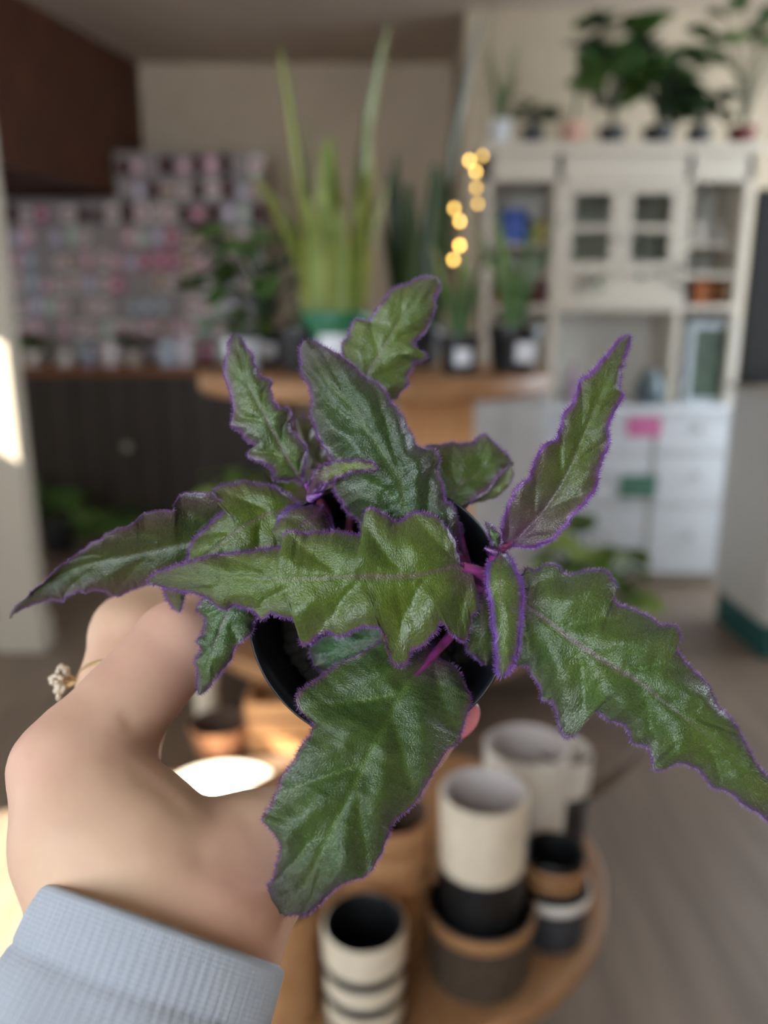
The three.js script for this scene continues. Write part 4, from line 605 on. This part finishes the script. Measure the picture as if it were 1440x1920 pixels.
// ---- the white hutch at the right
const HZ = -4.05, LZ = -3.89;
{
  const x0 = atZ(908, 400, HZ).x, x1 = atZ(1408, 400, HZ).x, yTop = atZ(1150, 268, HZ).y, yOpen = atZ(1150, 340, HZ).y, yLedge = atZ(1150, 512, HZ).y, yMid = atZ(1150, 572, HZ).y, yCab = atZ(1150, 765, LZ).y, zb = -4.42;
  const t = thing('hutch', 'tall white painted hutch with glazed doors, open bays and labelled drawers', 'hutch', V(x0, 0, zb)), W = x1 - x0, D = HZ - zb, LD = LZ - zb, b = (x, X, y, Y, z, Z, r) => rbox(x, X, y, Y, z, Z, r ?? 0.005);
  part('cornice', merge([b(-0.03, W + 0.03, yTop - 0.05, yTop, 0, D + 0.03), b(0, W, yOpen, yTop - 0.05, D - 0.03, D)]), M_WHITE, t);
  part('back_panel', b(0.02, W - 0.02, 0.05, yTop - 0.05, 0, 0.015), M_CREAM, t);
  const bays = [0, atZ(1046, 400, HZ).x - x0, atZ(1288, 400, HZ).x - x0, W];
  for (const x of [0, bays[1], bays[2], W]) { const s = x === 0 ? 0 : x === W ? -0.04 : -0.02; part('upright', b(x + s, x + s + 0.04, yCab, yTop - 0.05, 0.015, D), M_WHITE, t); }
  const yShelf = atZ(1000, 455, HZ).y;
  part('shelf', b(0.04, W - 0.04, yLedge - 0.02, yLedge, 0.015, D - 0.01), M_WHITE, t); part('shelf', b(0.04, W - 0.04, yMid - 0.03, yMid, 0.015, D + 0.02), M_WHITE, t); part('shelf', b(0.04, bays[1] - 0.02, yShelf - 0.015, yShelf, 0.015, D - 0.03), M_WHITE, t); part('shelf', b(bays[2] + 0.02, W - 0.04, yShelf - 0.015, yShelf, 0.015, D - 0.03), M_WHITE, t);
  part('rail', b(bays[1] + 0.02, bays[2] - 0.02, yMid, yLedge - 0.02, D - 0.02, D), M_WHITE, t);
  const glassDim = new THREE.MeshPhysicalMaterial({ color: hex('#d5dbd5'), roughness: 0.05, transmission: 1, thickness: 0 });
  for (let k = 0; k < 2; k++) {
    const a = lerp(bays[1] + 0.022, bays[2] - 0.022, k / 2) + 0.003, c = lerp(bays[1] + 0.022, bays[2] - 0.022, (k + 1) / 2) - 0.003, y0 = yLedge + 0.002, y1 = yOpen - 0.003, f = 0.05, ym = lerp(y0, y1, 0.5);
    const d = part('door', merge([b(a, c, y0, y0 + f, D - 0.022, D), b(a, c, y1 - f, y1, D - 0.022, D), b(a, a + f, y0 + f, y1 - f, D - 0.022, D), b(c - f, c, y0 + f, y1 - f, D - 0.022, D), b(a + f, c - f, ym - 0.014, ym + 0.014, D - 0.02, D - 0.002)]), M_WHITE, t);
    for (const [u, v] of [[y0 + f, ym - 0.014], [ym + 0.014, y1 - f]]) part('pane', new THREE.PlaneGeometry(c - a - 2 * f, v - u).translate((a + c) / 2, (u + v) / 2, D - 0.012), glassDim, d);
    part('knob', new THREE.SphereGeometry(0.012, 14, 10).translate(k ? a + f / 2 : c - f / 2, ym - 0.05, D + 0.012), M_CHROME, d);
  }
  part('worktop', b(-0.03, W + 0.03, yCab - 0.035, yCab, 0, LD + 0.02), M_WHITE_DAYLIT, t);
  part('carcass', merge([b(0, W, 0.06, yCab - 0.035, 0.015, LD - 0.022), b(0.03, W - 0.03, 0, 0.06, 0.03, LD - 0.06)]), M_WHITE, t);
  for (let i = 0; i < 3; i++) for (let j = 0; j < 3; j++) {
    const a = W * i / 3 + 0.012, c = W * (i + 1) / 3 - 0.012, hh = yCab - 0.1, y0 = 0.07 + hh * [0, 0.44, 0.76][j] + 0.006, y1 = 0.07 + hh * [0.44, 0.76, 1][j] - 0.006;
    const d = part('drawer', b(a, c, y0, y1, LD - 0.02, LD), M_WHITE_DAYLIT, t); part('knob', new THREE.SphereGeometry(0.016, 14, 10).translate((a + c) / 2, (y0 + y1) / 2 + 0.03, LD + 0.014), M_CHROME, d);
  }
  // what stands in the bays
  const put = (name, label, cat, px, py, y, z, geo, m, group) => single(name, geo, m, label, cat, group, V(atZ(px, py, z).x, y, z));
  const zi = HZ - 0.16, can = (rr, hh) => lathe([[0, 0], [rr - 0.003, 0], [rr, 0.003], [rr, hh * 0.86], [rr * 0.9, hh * 0.92], [rr * 0.9, hh], [0, hh]], 28);
  put('tin', 'blue round tin in the left upper bay of the hutch', 'tin', 965, 400, yShelf, zi, can(0.075, 0.17), M('#2c4da0', 0.4), 'jars in the hutch');
  put('jar', 'yellow-green jar beside the blue tin in the hutch', 'jar', 1016, 400, yShelf, zi, can(0.035, 0.12), M('#a9a04a', 0.4), 'jars in the hutch');
  for (const [px, c, name] of [[942, '#8c3428', 'brick-red box in the lower left bay'], [976, '#6a7c34', 'green box in the lower left bay'], [1010, '#5c2626', 'dark red box in the lower left bay']]) put('box', name + ' of the hutch', 'box', px, 490, yMid, zi, rbox(-0.036, 0.036, 0, 0.17, -0.05, 0.05), M(c, 0.6), 'boxes in the hutch');
  for (const [px, c, name] of [[1312, '#b8b4aa', 'white mug'], [1352, '#a8a49c', 'grey mug']]) {
    const mg = thing('mug', name + ' in the right upper bay of the hutch', 'mug', V(atZ(px, 420, zi).x, yShelf, zi), 'mugs in the hutch');
    part('cup', lathe([[0, 0], [0.036, 0], [0.042, 0.006], [0.044, 0.11], [0.041, 0.11], [0.039, 0.008], [0, 0.006]], 28), M(c, 0.4), mg); part('handle', new THREE.TorusGeometry(0.025, 0.006, 8, 20, Math.PI).rotateZ(-Math.PI / 2).translate(0.042, 0.055, 0), M(c, 0.4), mg);
  }
  for (const [px, c, name] of [[1315, '#b4683a', 'orange'], [1345, '#8a5a34', 'brown'], [1374, '#c08a2c', 'yellow']]) put('box', name + ' tea box in the lower right bay of the hutch', 'box', px, 520, yMid, zi, rbox(-0.034, 0.034, 0, 0.13, -0.05, 0.05), M(c, 0.6), 'boxes in the hutch');
  put('vase', 'dark grey vase in the open middle bay of the hutch', 'vase', 1215, 760, yCab, LZ - 0.16, lathe([[0, 0], [0.05, 0], [0.075, 0.05], [0.07, 0.11], [0.04, 0.15], [0.045, 0.18], [0.038, 0.18], [0.034, 0.15], [0, 0.14]], 32), M('#4c5a60', 0.4));
  put('bottle', 'slim mauve bottle in the open middle bay of the hutch', 'bottle', 1072, 740, yCab, LZ - 0.18, lathe([[0, 0], [0.028, 0], [0.03, 0.004], [0.03, 0.13], [0.012, 0.17], [0.012, 0.22], [0, 0.22]], 28), M('#8a7088', 0.35));
  { const z = LZ - 0.20, c = atZ(1335, 650, z), f = thing('picture_frame', 'silver picture frame with a dark green picture on the hutch worktop', 'picture', V(c.x, yCab, z)); part('frame', merge([rbox(-0.13, 0.13, 0, 0.03, -0.01, 0.01), rbox(-0.13, 0.13, 0.39, 0.42, -0.01, 0.01), rbox(-0.13, -0.1, 0.03, 0.39, -0.01, 0.01), rbox(0.1, 0.13, 0.03, 0.39, -0.01, 0.01)]), M('#a9b0b4', 0.4), f); part('picture', box(-0.1, 0.1, 0.03, 0.39, -0.008, 0), MM('#4a5a42', '#22332c', 51, 0.5, 6), f); }
  // cards taped to the drawer fronts
  const card = (name, label, px, py, w, hh, c) => { const p = atZ(px, py, LZ + 0.006); single(name, box(-w / 2, w / 2, -hh / 2, hh / 2, -0.002, 0.002), M(c, 0.7), label, 'card', 'cards on the drawers', p); };
  card('paper_card', 'pink card taped to the white drawers', 1208, 800, 0.17, 0.10, '#c86a9a'); card('paper_card', 'dark green card taped to the white drawers', 1196, 912, 0.19, 0.12, '#4c7462');
  // plants on top
  const top = yTop, zt = HZ - 0.15, on = (px) => atZ(px, 240, zt).x, L = (label, px, o) => leafyPlant('leafy_plant', label, on(px), top, zt + (o.dz ?? 0), { group: 'plants on top of the hutch', potR: 0.06, potH: 0.1, potM: M_BLACKPOT, ...o });
  bladePlant('grass_plant', 'wispy grassy plant in a white pot on the hutch corner', on(938), top, zt, 0.055, 0.13, M('#d0d2d4', 0.4), Array.from({ length: 18 }, (_, k) => [0.2 + 0.06 * (k % 4), 0.012, k * 0.37, 0.3 + 0.15 * (k % 3), 0]), hex('#4d6238'), hex('#5a6e44'), 31);
  L('small dark plant in a black pot second from the hutch corner', 1000, { seed: 41, n: 22, h: 0.14, spread: 0.11, leaf: 0.07, mats: [1, 4] });
  L('round-leaved plant with one tall leaf in a pink pot on the hutch', 1075, { seed: 42, n: 12, h: 0.50, spread: 0.12, leaf: 0.15, mats: [0, 5], potM: M('#c9a08c', 0.7), potR: 0.075, potH: 0.12, az: [-0.4, 0.9], tilt: 0.9 });
  L('tall dark rubber plant beside the pink pot on the hutch', 1148, { seed: 43, n: 34, h: 0.46, spread: 0.13, leaf: 0.16, mats: [0, 1, 4], potR: 0.07, tilt: 0.5 });
  L('dense rounded dark plant in the middle of the hutch top', 1235, { seed: 44, n: 60, h: 0.36, spread: 0.19, leaf: 0.13, mats: [1, 4, 0], potR: 0.08 });
  L('low dark plant between the two tall ones on the hutch', 1312, { seed: 45, n: 38, h: 0.2, spread: 0.13, leaf: 0.09, mats: [1, 4] });
  L('tall round-leaved plant in a dark red pot at the right of the hutch', 1392, { seed: 46, n: 26, h: 0.55, spread: 0.2, leaf: 0.15, mats: [0, 5, 1], potM: M('#5a2418', 0.7), potR: 0.07, potH: 0.1, tilt: 0.8 });
  // trailing plants by the doors
  leafyPlant('leafy_plant', 'trailing plant on the ledge before the left glazed door', atZ(1110, 540, HZ + 0.02).x, yMid, HZ - 0.08, { seed: 47, potR: 0.04, potH: 0.06, potM: C_WHITE, n: 16, h: 0.1, spread: 0.12, leaf: 0.06, mats: [1, 4, 5], group: 'plants in the hutch' });
  leafyPlant('leafy_plant', 'trailing plant on the ledge before the right glazed door', atZ(1225, 540, HZ + 0.02).x, yMid, HZ - 0.08, { seed: 48, potR: 0.04, potH: 0.06, potM: C_WHITE, n: 20, h: 0.14, spread: 0.14, leaf: 0.06, mats: [0, 2, 4], group: 'plants in the hutch' });
}
// ---- white side shelf left of the hutch and greenery before it
{
  const z = -3.4, a = atZ(862, 740, z), c = atZ(1030, 740, z), t = thing('side_cabinet', 'low white cabinet standing left of the hutch', 'cabinet', V((a.x + c.x) / 2, 0, z - 0.2)), w = (c.x - a.x) / 2, hh = a.y;
  part('body', rbox(-w, w, 0.05, hh - 0.025, -0.18, 0.18), M_WHITE_DAYLIT, t); part('top', rbox(-w - 0.015, w + 0.015, hh - 0.025, hh, -0.2, 0.2), M_WHITE_DAYLIT, t); part('plinth', rbox(-w + 0.02, w - 0.02, 0, 0.05, -0.16, 0.15), M_WHITE, t);
  for (const s of [-1, 1]) { const d = part('door', rbox(s < 0 ? -w + 0.01 : 0.004, s < 0 ? -0.004 : w - 0.01, 0.07, hh - 0.04, 0.18, 0.198), M_WHITE_DAYLIT, t); part('knob', new THREE.SphereGeometry(0.012, 12, 8).translate(s * 0.03, hh * 0.6, 0.208), M_CHROME, d); }
}
// ---- black speaker-like column and appliance at the right edge
{
  const z = -3.2, a = atZ(1402, 900, z), hh = atZ(1410, 745, z + 0.2).y, y1 = atZ(1410, 355, z - 0.05).y, u = thing('side_counter', 'pale grey counter with a teal kickboard at the right edge', 'counter', V(a.x + 0.25, 0, z));
  part('body', rbox(-0.24, 0.3, 0.16, hh, -0.25, 0.25), M('#c4c2bd', 0.6), u); part('kickboard', rbox(-0.22, 0.3, 0, 0.16, -0.23, 0.22), M('#14504c', 0.6), u); part('worktop', rbox(-0.26, 0.32, hh, hh + 0.03, -0.27, 0.27), M_WHITE, u);
  const t = thing('black_display_panel', 'tall black panel standing on the pale grey counter', 'panel', V(atZ(1402, 540, z - 0.05).x + 0.2, hh + 0.03, z - 0.05)), H = y1 - hh - 0.03;
  part('panel', rbox(-0.18, 0.18, 0.03, H - 0.02, -0.012, 0.012), M('#1d1e20', 0.6), t); part('frame', merge([rbox(-0.2, -0.18, 0, H, -0.02, 0.02), rbox(0.18, 0.2, 0, H, -0.02, 0.02), rbox(-0.18, 0.18, H - 0.02, H, -0.02, 0.02), rbox(-0.18, 0.18, 0, 0.03, -0.05, 0.05)]), M('#17181a', 0.5), t);
}
// ---- overhead wooden soffit and the counter below it
{
  const yb = atZ(270, 378, ZF + 0.05).y, xc = atZ(268, 300, ZF + 0.05).x, s = new THREE.Shape([new THREE.Vector2(xc, -(ZF + 0.004)), new THREE.Vector2(xc - 0.74, 3.2), new THREE.Vector2(XL + 0.004, 3.2), new THREE.Vector2(XL + 0.004, -(ZF + 0.004))]);
  const t = thing('wooden_soffit', 'dark walnut box hanging from the ceiling above the counter', 'soffit', V(0, yb, 0));
  part('underside', new THREE.ExtrudeGeometry(s, { depth: 0.03, bevelEnabled: false }).rotateX(-Math.PI / 2), M_WALNUT, t);
  const a = V(xc, 0, ZF + 0.004), b = V(xc - 0.74, 0, -3.2), n = 22, dir = b.clone().sub(a), L = dir.length(); dir.normalize(); const nr = V(-dir.z, 0, dir.x); if (nr.x < 0) nr.negate();
  for (let k = 0; k < n; k++) { const g = rbox(-L / n / 2 + 0.002, L / n / 2 - 0.002, 0.03, CEIL - yb - 0.002, -0.012, 0.012, 0.003); g.rotateY(Math.atan2(-dir.z, dir.x)); const c = a.clone().addScaledVector(dir, L * (k + 0.5) / n).addScaledVector(nr, -0.014); part('board', worldUv(g.translate(c.x, 0, c.z)), M_WALNUT, t); }
  part('backing', new THREE.ExtrudeGeometry(s, { depth: CEIL - yb - 0.04, bevelEnabled: false }).rotateX(-Math.PI / 2).scale(0.99, 1, 0.998).translate(-0.03, 0.032, -0.002), M_WALNUT, t);
}
const CZ = -4.91, cTop = atZ(200, 690, CZ).y, cx0 = atZ(34, 800, CZ).x, cx1 = atZ(520, 800, CZ).x;
{
  const t = thing('counter', 'long dark wooden counter with a brown top at the back left', 'counter', V((cx0 + cx1) / 2, 0, CZ)), w = (cx1 - cx0) / 2;
  part('worktop', rbox(-w - 0.02, w + 0.02, cTop - 0.045, cTop, -0.55, 0.03), M_WALNUT2, t); part('body', box(-w + 0.01, w - 0.01, 0.04, cTop - 0.045, -0.5, -0.03), M_BLACKWOOD, t);
  for (let k = 0; k < 9; k++) part('panel', rbox(-w + 2 * w * k / 9 + 0.003, -w + 2 * w * (k + 1) / 9 - 0.003, 0.04, cTop - 0.05, -0.03, 0, 0.004), M_BLACKWOOD, t);
  part('plinth', box(-w + 0.05, w - 0.05, 0, 0.04, -0.48, -0.06), M_BLACKWOOD, t);
}
{ const p = atZ(238, 838, CZ + 0.006); const t = thing('metal_hook', 'small shiny metal knob on the dark counter front', 'knob', p); part('plate', new THREE.CylinderGeometry(0.028, 0.028, 0.008, 24).rotateX(Math.PI / 2), M_CHROME, t); part('stud', new THREE.SphereGeometry(0.02, 16, 12).translate(0, 0, 0.018), M_CHROME, t); }
// white door post at the left edge
{
  const z = -3.1, a = atZ(32, 800, z); structure('trim_1', merge([rbox(a.x - 0.16, a.x + 0.02, 0, 2.3, z - 0.05, z + 0.05), rbox(a.x - 0.18, a.x + 0.035, 0, 0.14, z - 0.06, z + 0.06)]), M_WHITE);
}
// ---- card rack behind the counter: small printed cards, pink, white, mint, lavender and grey
{
  const z = ZF + 0.42, x0 = cx0 - 0.2, x1 = atZ(500, 500, z).x, y0 = cTop + 0.02, y1 = atZ(380, 285, z).y, t = thing('card_rack', 'black wire grid rack full of small cards behind the counter', 'rack', V((x0 + x1) / 2, 0, z));
  const wires = [], w = (x1 - x0) / 2, cut = -1.78 - (x0 + x1) / 2, low = atZ(270, 378, ZF + 0.05).y - 0.03, M_WIRE = M('#8c8886', 0.5);   // the left part stays below the soffit
  for (let k = 0; k <= 18; k++) { const x = -w + 2 * w * k / 18; wires.push(box(x - 0.003, x + 0.003, 0, x < cut ? low : y1, -0.003, 0.003)); }
  for (let k = 0; k <= 9; k++) { const y = lerp(y0, y1, k / 9), xa = y > low ? cut : -w; wires.push(box(xa, w, y - 0.003, y + 0.003, -0.006, 0)); if (k < 9) part('ledge', box(y + 0.01 > low ? cut : -w, w, y + 0.004, y + 0.008, 0.003, 0.028), M_WIRE, t); }
  part('grid', merge(wires), M_WIRE, t);
  part('backing', merge([box(-w, cut, y0, low, -0.03, -0.012), box(cut, w, y0, y1, -0.03, -0.012)]), M('#a89fa0', 0.8), t);
  const kinds = [['#e2e0dc', 'white', '#d48aa6'], ['#d8a0b4', 'pink', '#efe6ea'], ['#bccfc4', 'mint green', '#f0f0ea'], ['#c4bcd8', 'lavender', '#f0ecf4'], ['#d2c0b2', 'beige', '#8a6a5a'], ['#9aa6b4', 'grey-blue', '#e4e8ee'], ['#c05a86', 'deep pink', '#f0d0dc'], ['#3a2a2c', 'dark brown', '#6a3038']], R = rng(88);
  const protos = kinds.map(([c, n, f]) => { const o = new THREE.Mesh(rbox(-0.034, 0.034, 0, 0.098, -0.002, 0.002, 0.0015), M(c, 0.6)); o.castShadow = o.receiveShadow = true; const pet = []; for (let k = 0; k < 5; k++) pet.push(new THREE.CylinderGeometry(0.012, 0.012, 0.001, 12).rotateX(Math.PI / 2).translate(Math.cos(k * 1.257) * 0.013, 0.05 + Math.sin(k * 1.257) * 0.013, 0.0028)); part('flower_print', merge(pet), M(f, 0.6), o); return o; });
  const ord = ['first', 'second', 'third', 'fourth', 'fifth', 'sixth', 'seventh', 'eighth', 'ninth', 'tenth', 'eleventh', 'twelfth', 'thirteenth', 'fourteenth', 'fifteenth', 'sixteenth', 'seventeenth', 'eighteenth'];
  for (let j = 8; j >= 0; j--) for (let i = 0, m = 0; i < 18; i++) {
    if (R() < 0.10 || (x0 + (i + 0.3) * (x1 - x0) / 18 < -1.78 && lerp(y0, y1, j / 9) + 0.14 > low)) continue; const q = R(), dk = j > 5 ? 0.3 : 0.05, k = R() < dk ? 7 : q < 0.34 ? 0 : q < 0.50 ? 1 : q < 0.62 ? 2 : q < 0.74 ? 3 : q < 0.86 ? 4 : q < 0.94 ? 5 : 6, o = protos[k].clone(); o.name = numbered('paper_card'); scene.add(o); const sc = 0.85 + 0.45 * R(); o.scale.set(sc, 0.8 + 0.55 * R(), 1);
    o.position.set(x0 + (i + 0.5) * (x1 - x0) / 18 + (R() - 0.5) * 0.02, lerp(y0, y1, j / 9) + 0.0085, z + 0.010 + 0.006 * (i % 2)); o.rotation.x = -0.05; o.rotation.z = (R() - 0.5) * 0.12;
    tag(o, kinds[k][1] + ' flower card, ' + ord[m++] + ' from the left in the ' + ord[8 - j] + ' row of the wire rack', 'card', 'cards on the wire rack');
  }
}
// ---- flowers and pots on the counter
for (const [px, z, seed, label, mats, n] of [[60, -5.1, 71, 'small green plant in a pale pot at the counter end', [3, 2], 18], [250, -5.15, 72, 'dark leafy plant in a pale pot midway along the counter', [1, 4], 18]]) leafyPlant('leafy_plant', label, atZ(px, 640, z).x, cTop, z, { seed, potR: 0.06, potH: 0.1, potM: C_WHITE, n, h: 0.13, spread: 0.1, leaf: 0.08, mats, group: 'plants on the counter' });
function vase(px, z, c, label, hh) { single('glass_jar', lathe([[0, 0], [0.045, 0], [0.055, 0.01], [0.055, hh * 0.7], [0.035, hh * 0.85], [0.042, hh], [0.038, hh], [0.031, hh * 0.85], [0.05, hh * 0.7], [0.05, 0.012], [0, 0.01]], 28), M(c, 0.2), label, 'jar', 'jars on the counter', V(atZ(px, 650, z).x, cTop, z)); }
vase(120, -5.0, '#b8b2ac', 'short pale grey jar on the counter beside the green plant', 0.11); vase(165, -5.03, '#8f93a8', 'blue-grey jar on the counter', 0.15); vase(205, -5.0, '#c8c0c4', 'tall pale pink jar on the counter', 0.17); vase(312, -5.0, '#aab4c4', 'pale blue jar on the counter', 0.18); vase(345, -5.05, '#c9c4cc', 'whitish jar on the counter right of the pale blue one', 0.2);
// plants on the floor before the counter
for (const [px, py, seed, label, mats, hh] of [[112, 1035, 73, 'dim grey-green plant on the floor before the counter', [1, 5], 0.3], [232, 1060, 74, 'bluish green floor plant in a pot before the counter', [5, 0], 0.2]]) { const c = atY(px, py, 0); leafyPlant('leafy_plant', label, c.x, 0, c.z, { seed, potR: 0.1, potH: 0.16, potM: seed === 74 ? M('#2e6a52', 0.5) : M_BLACKPOT, n: 22, h: hh, spread: 0.14, leaf: 0.14, mats, group: 'floor plants' }); }
renderer.render(scene, camera);
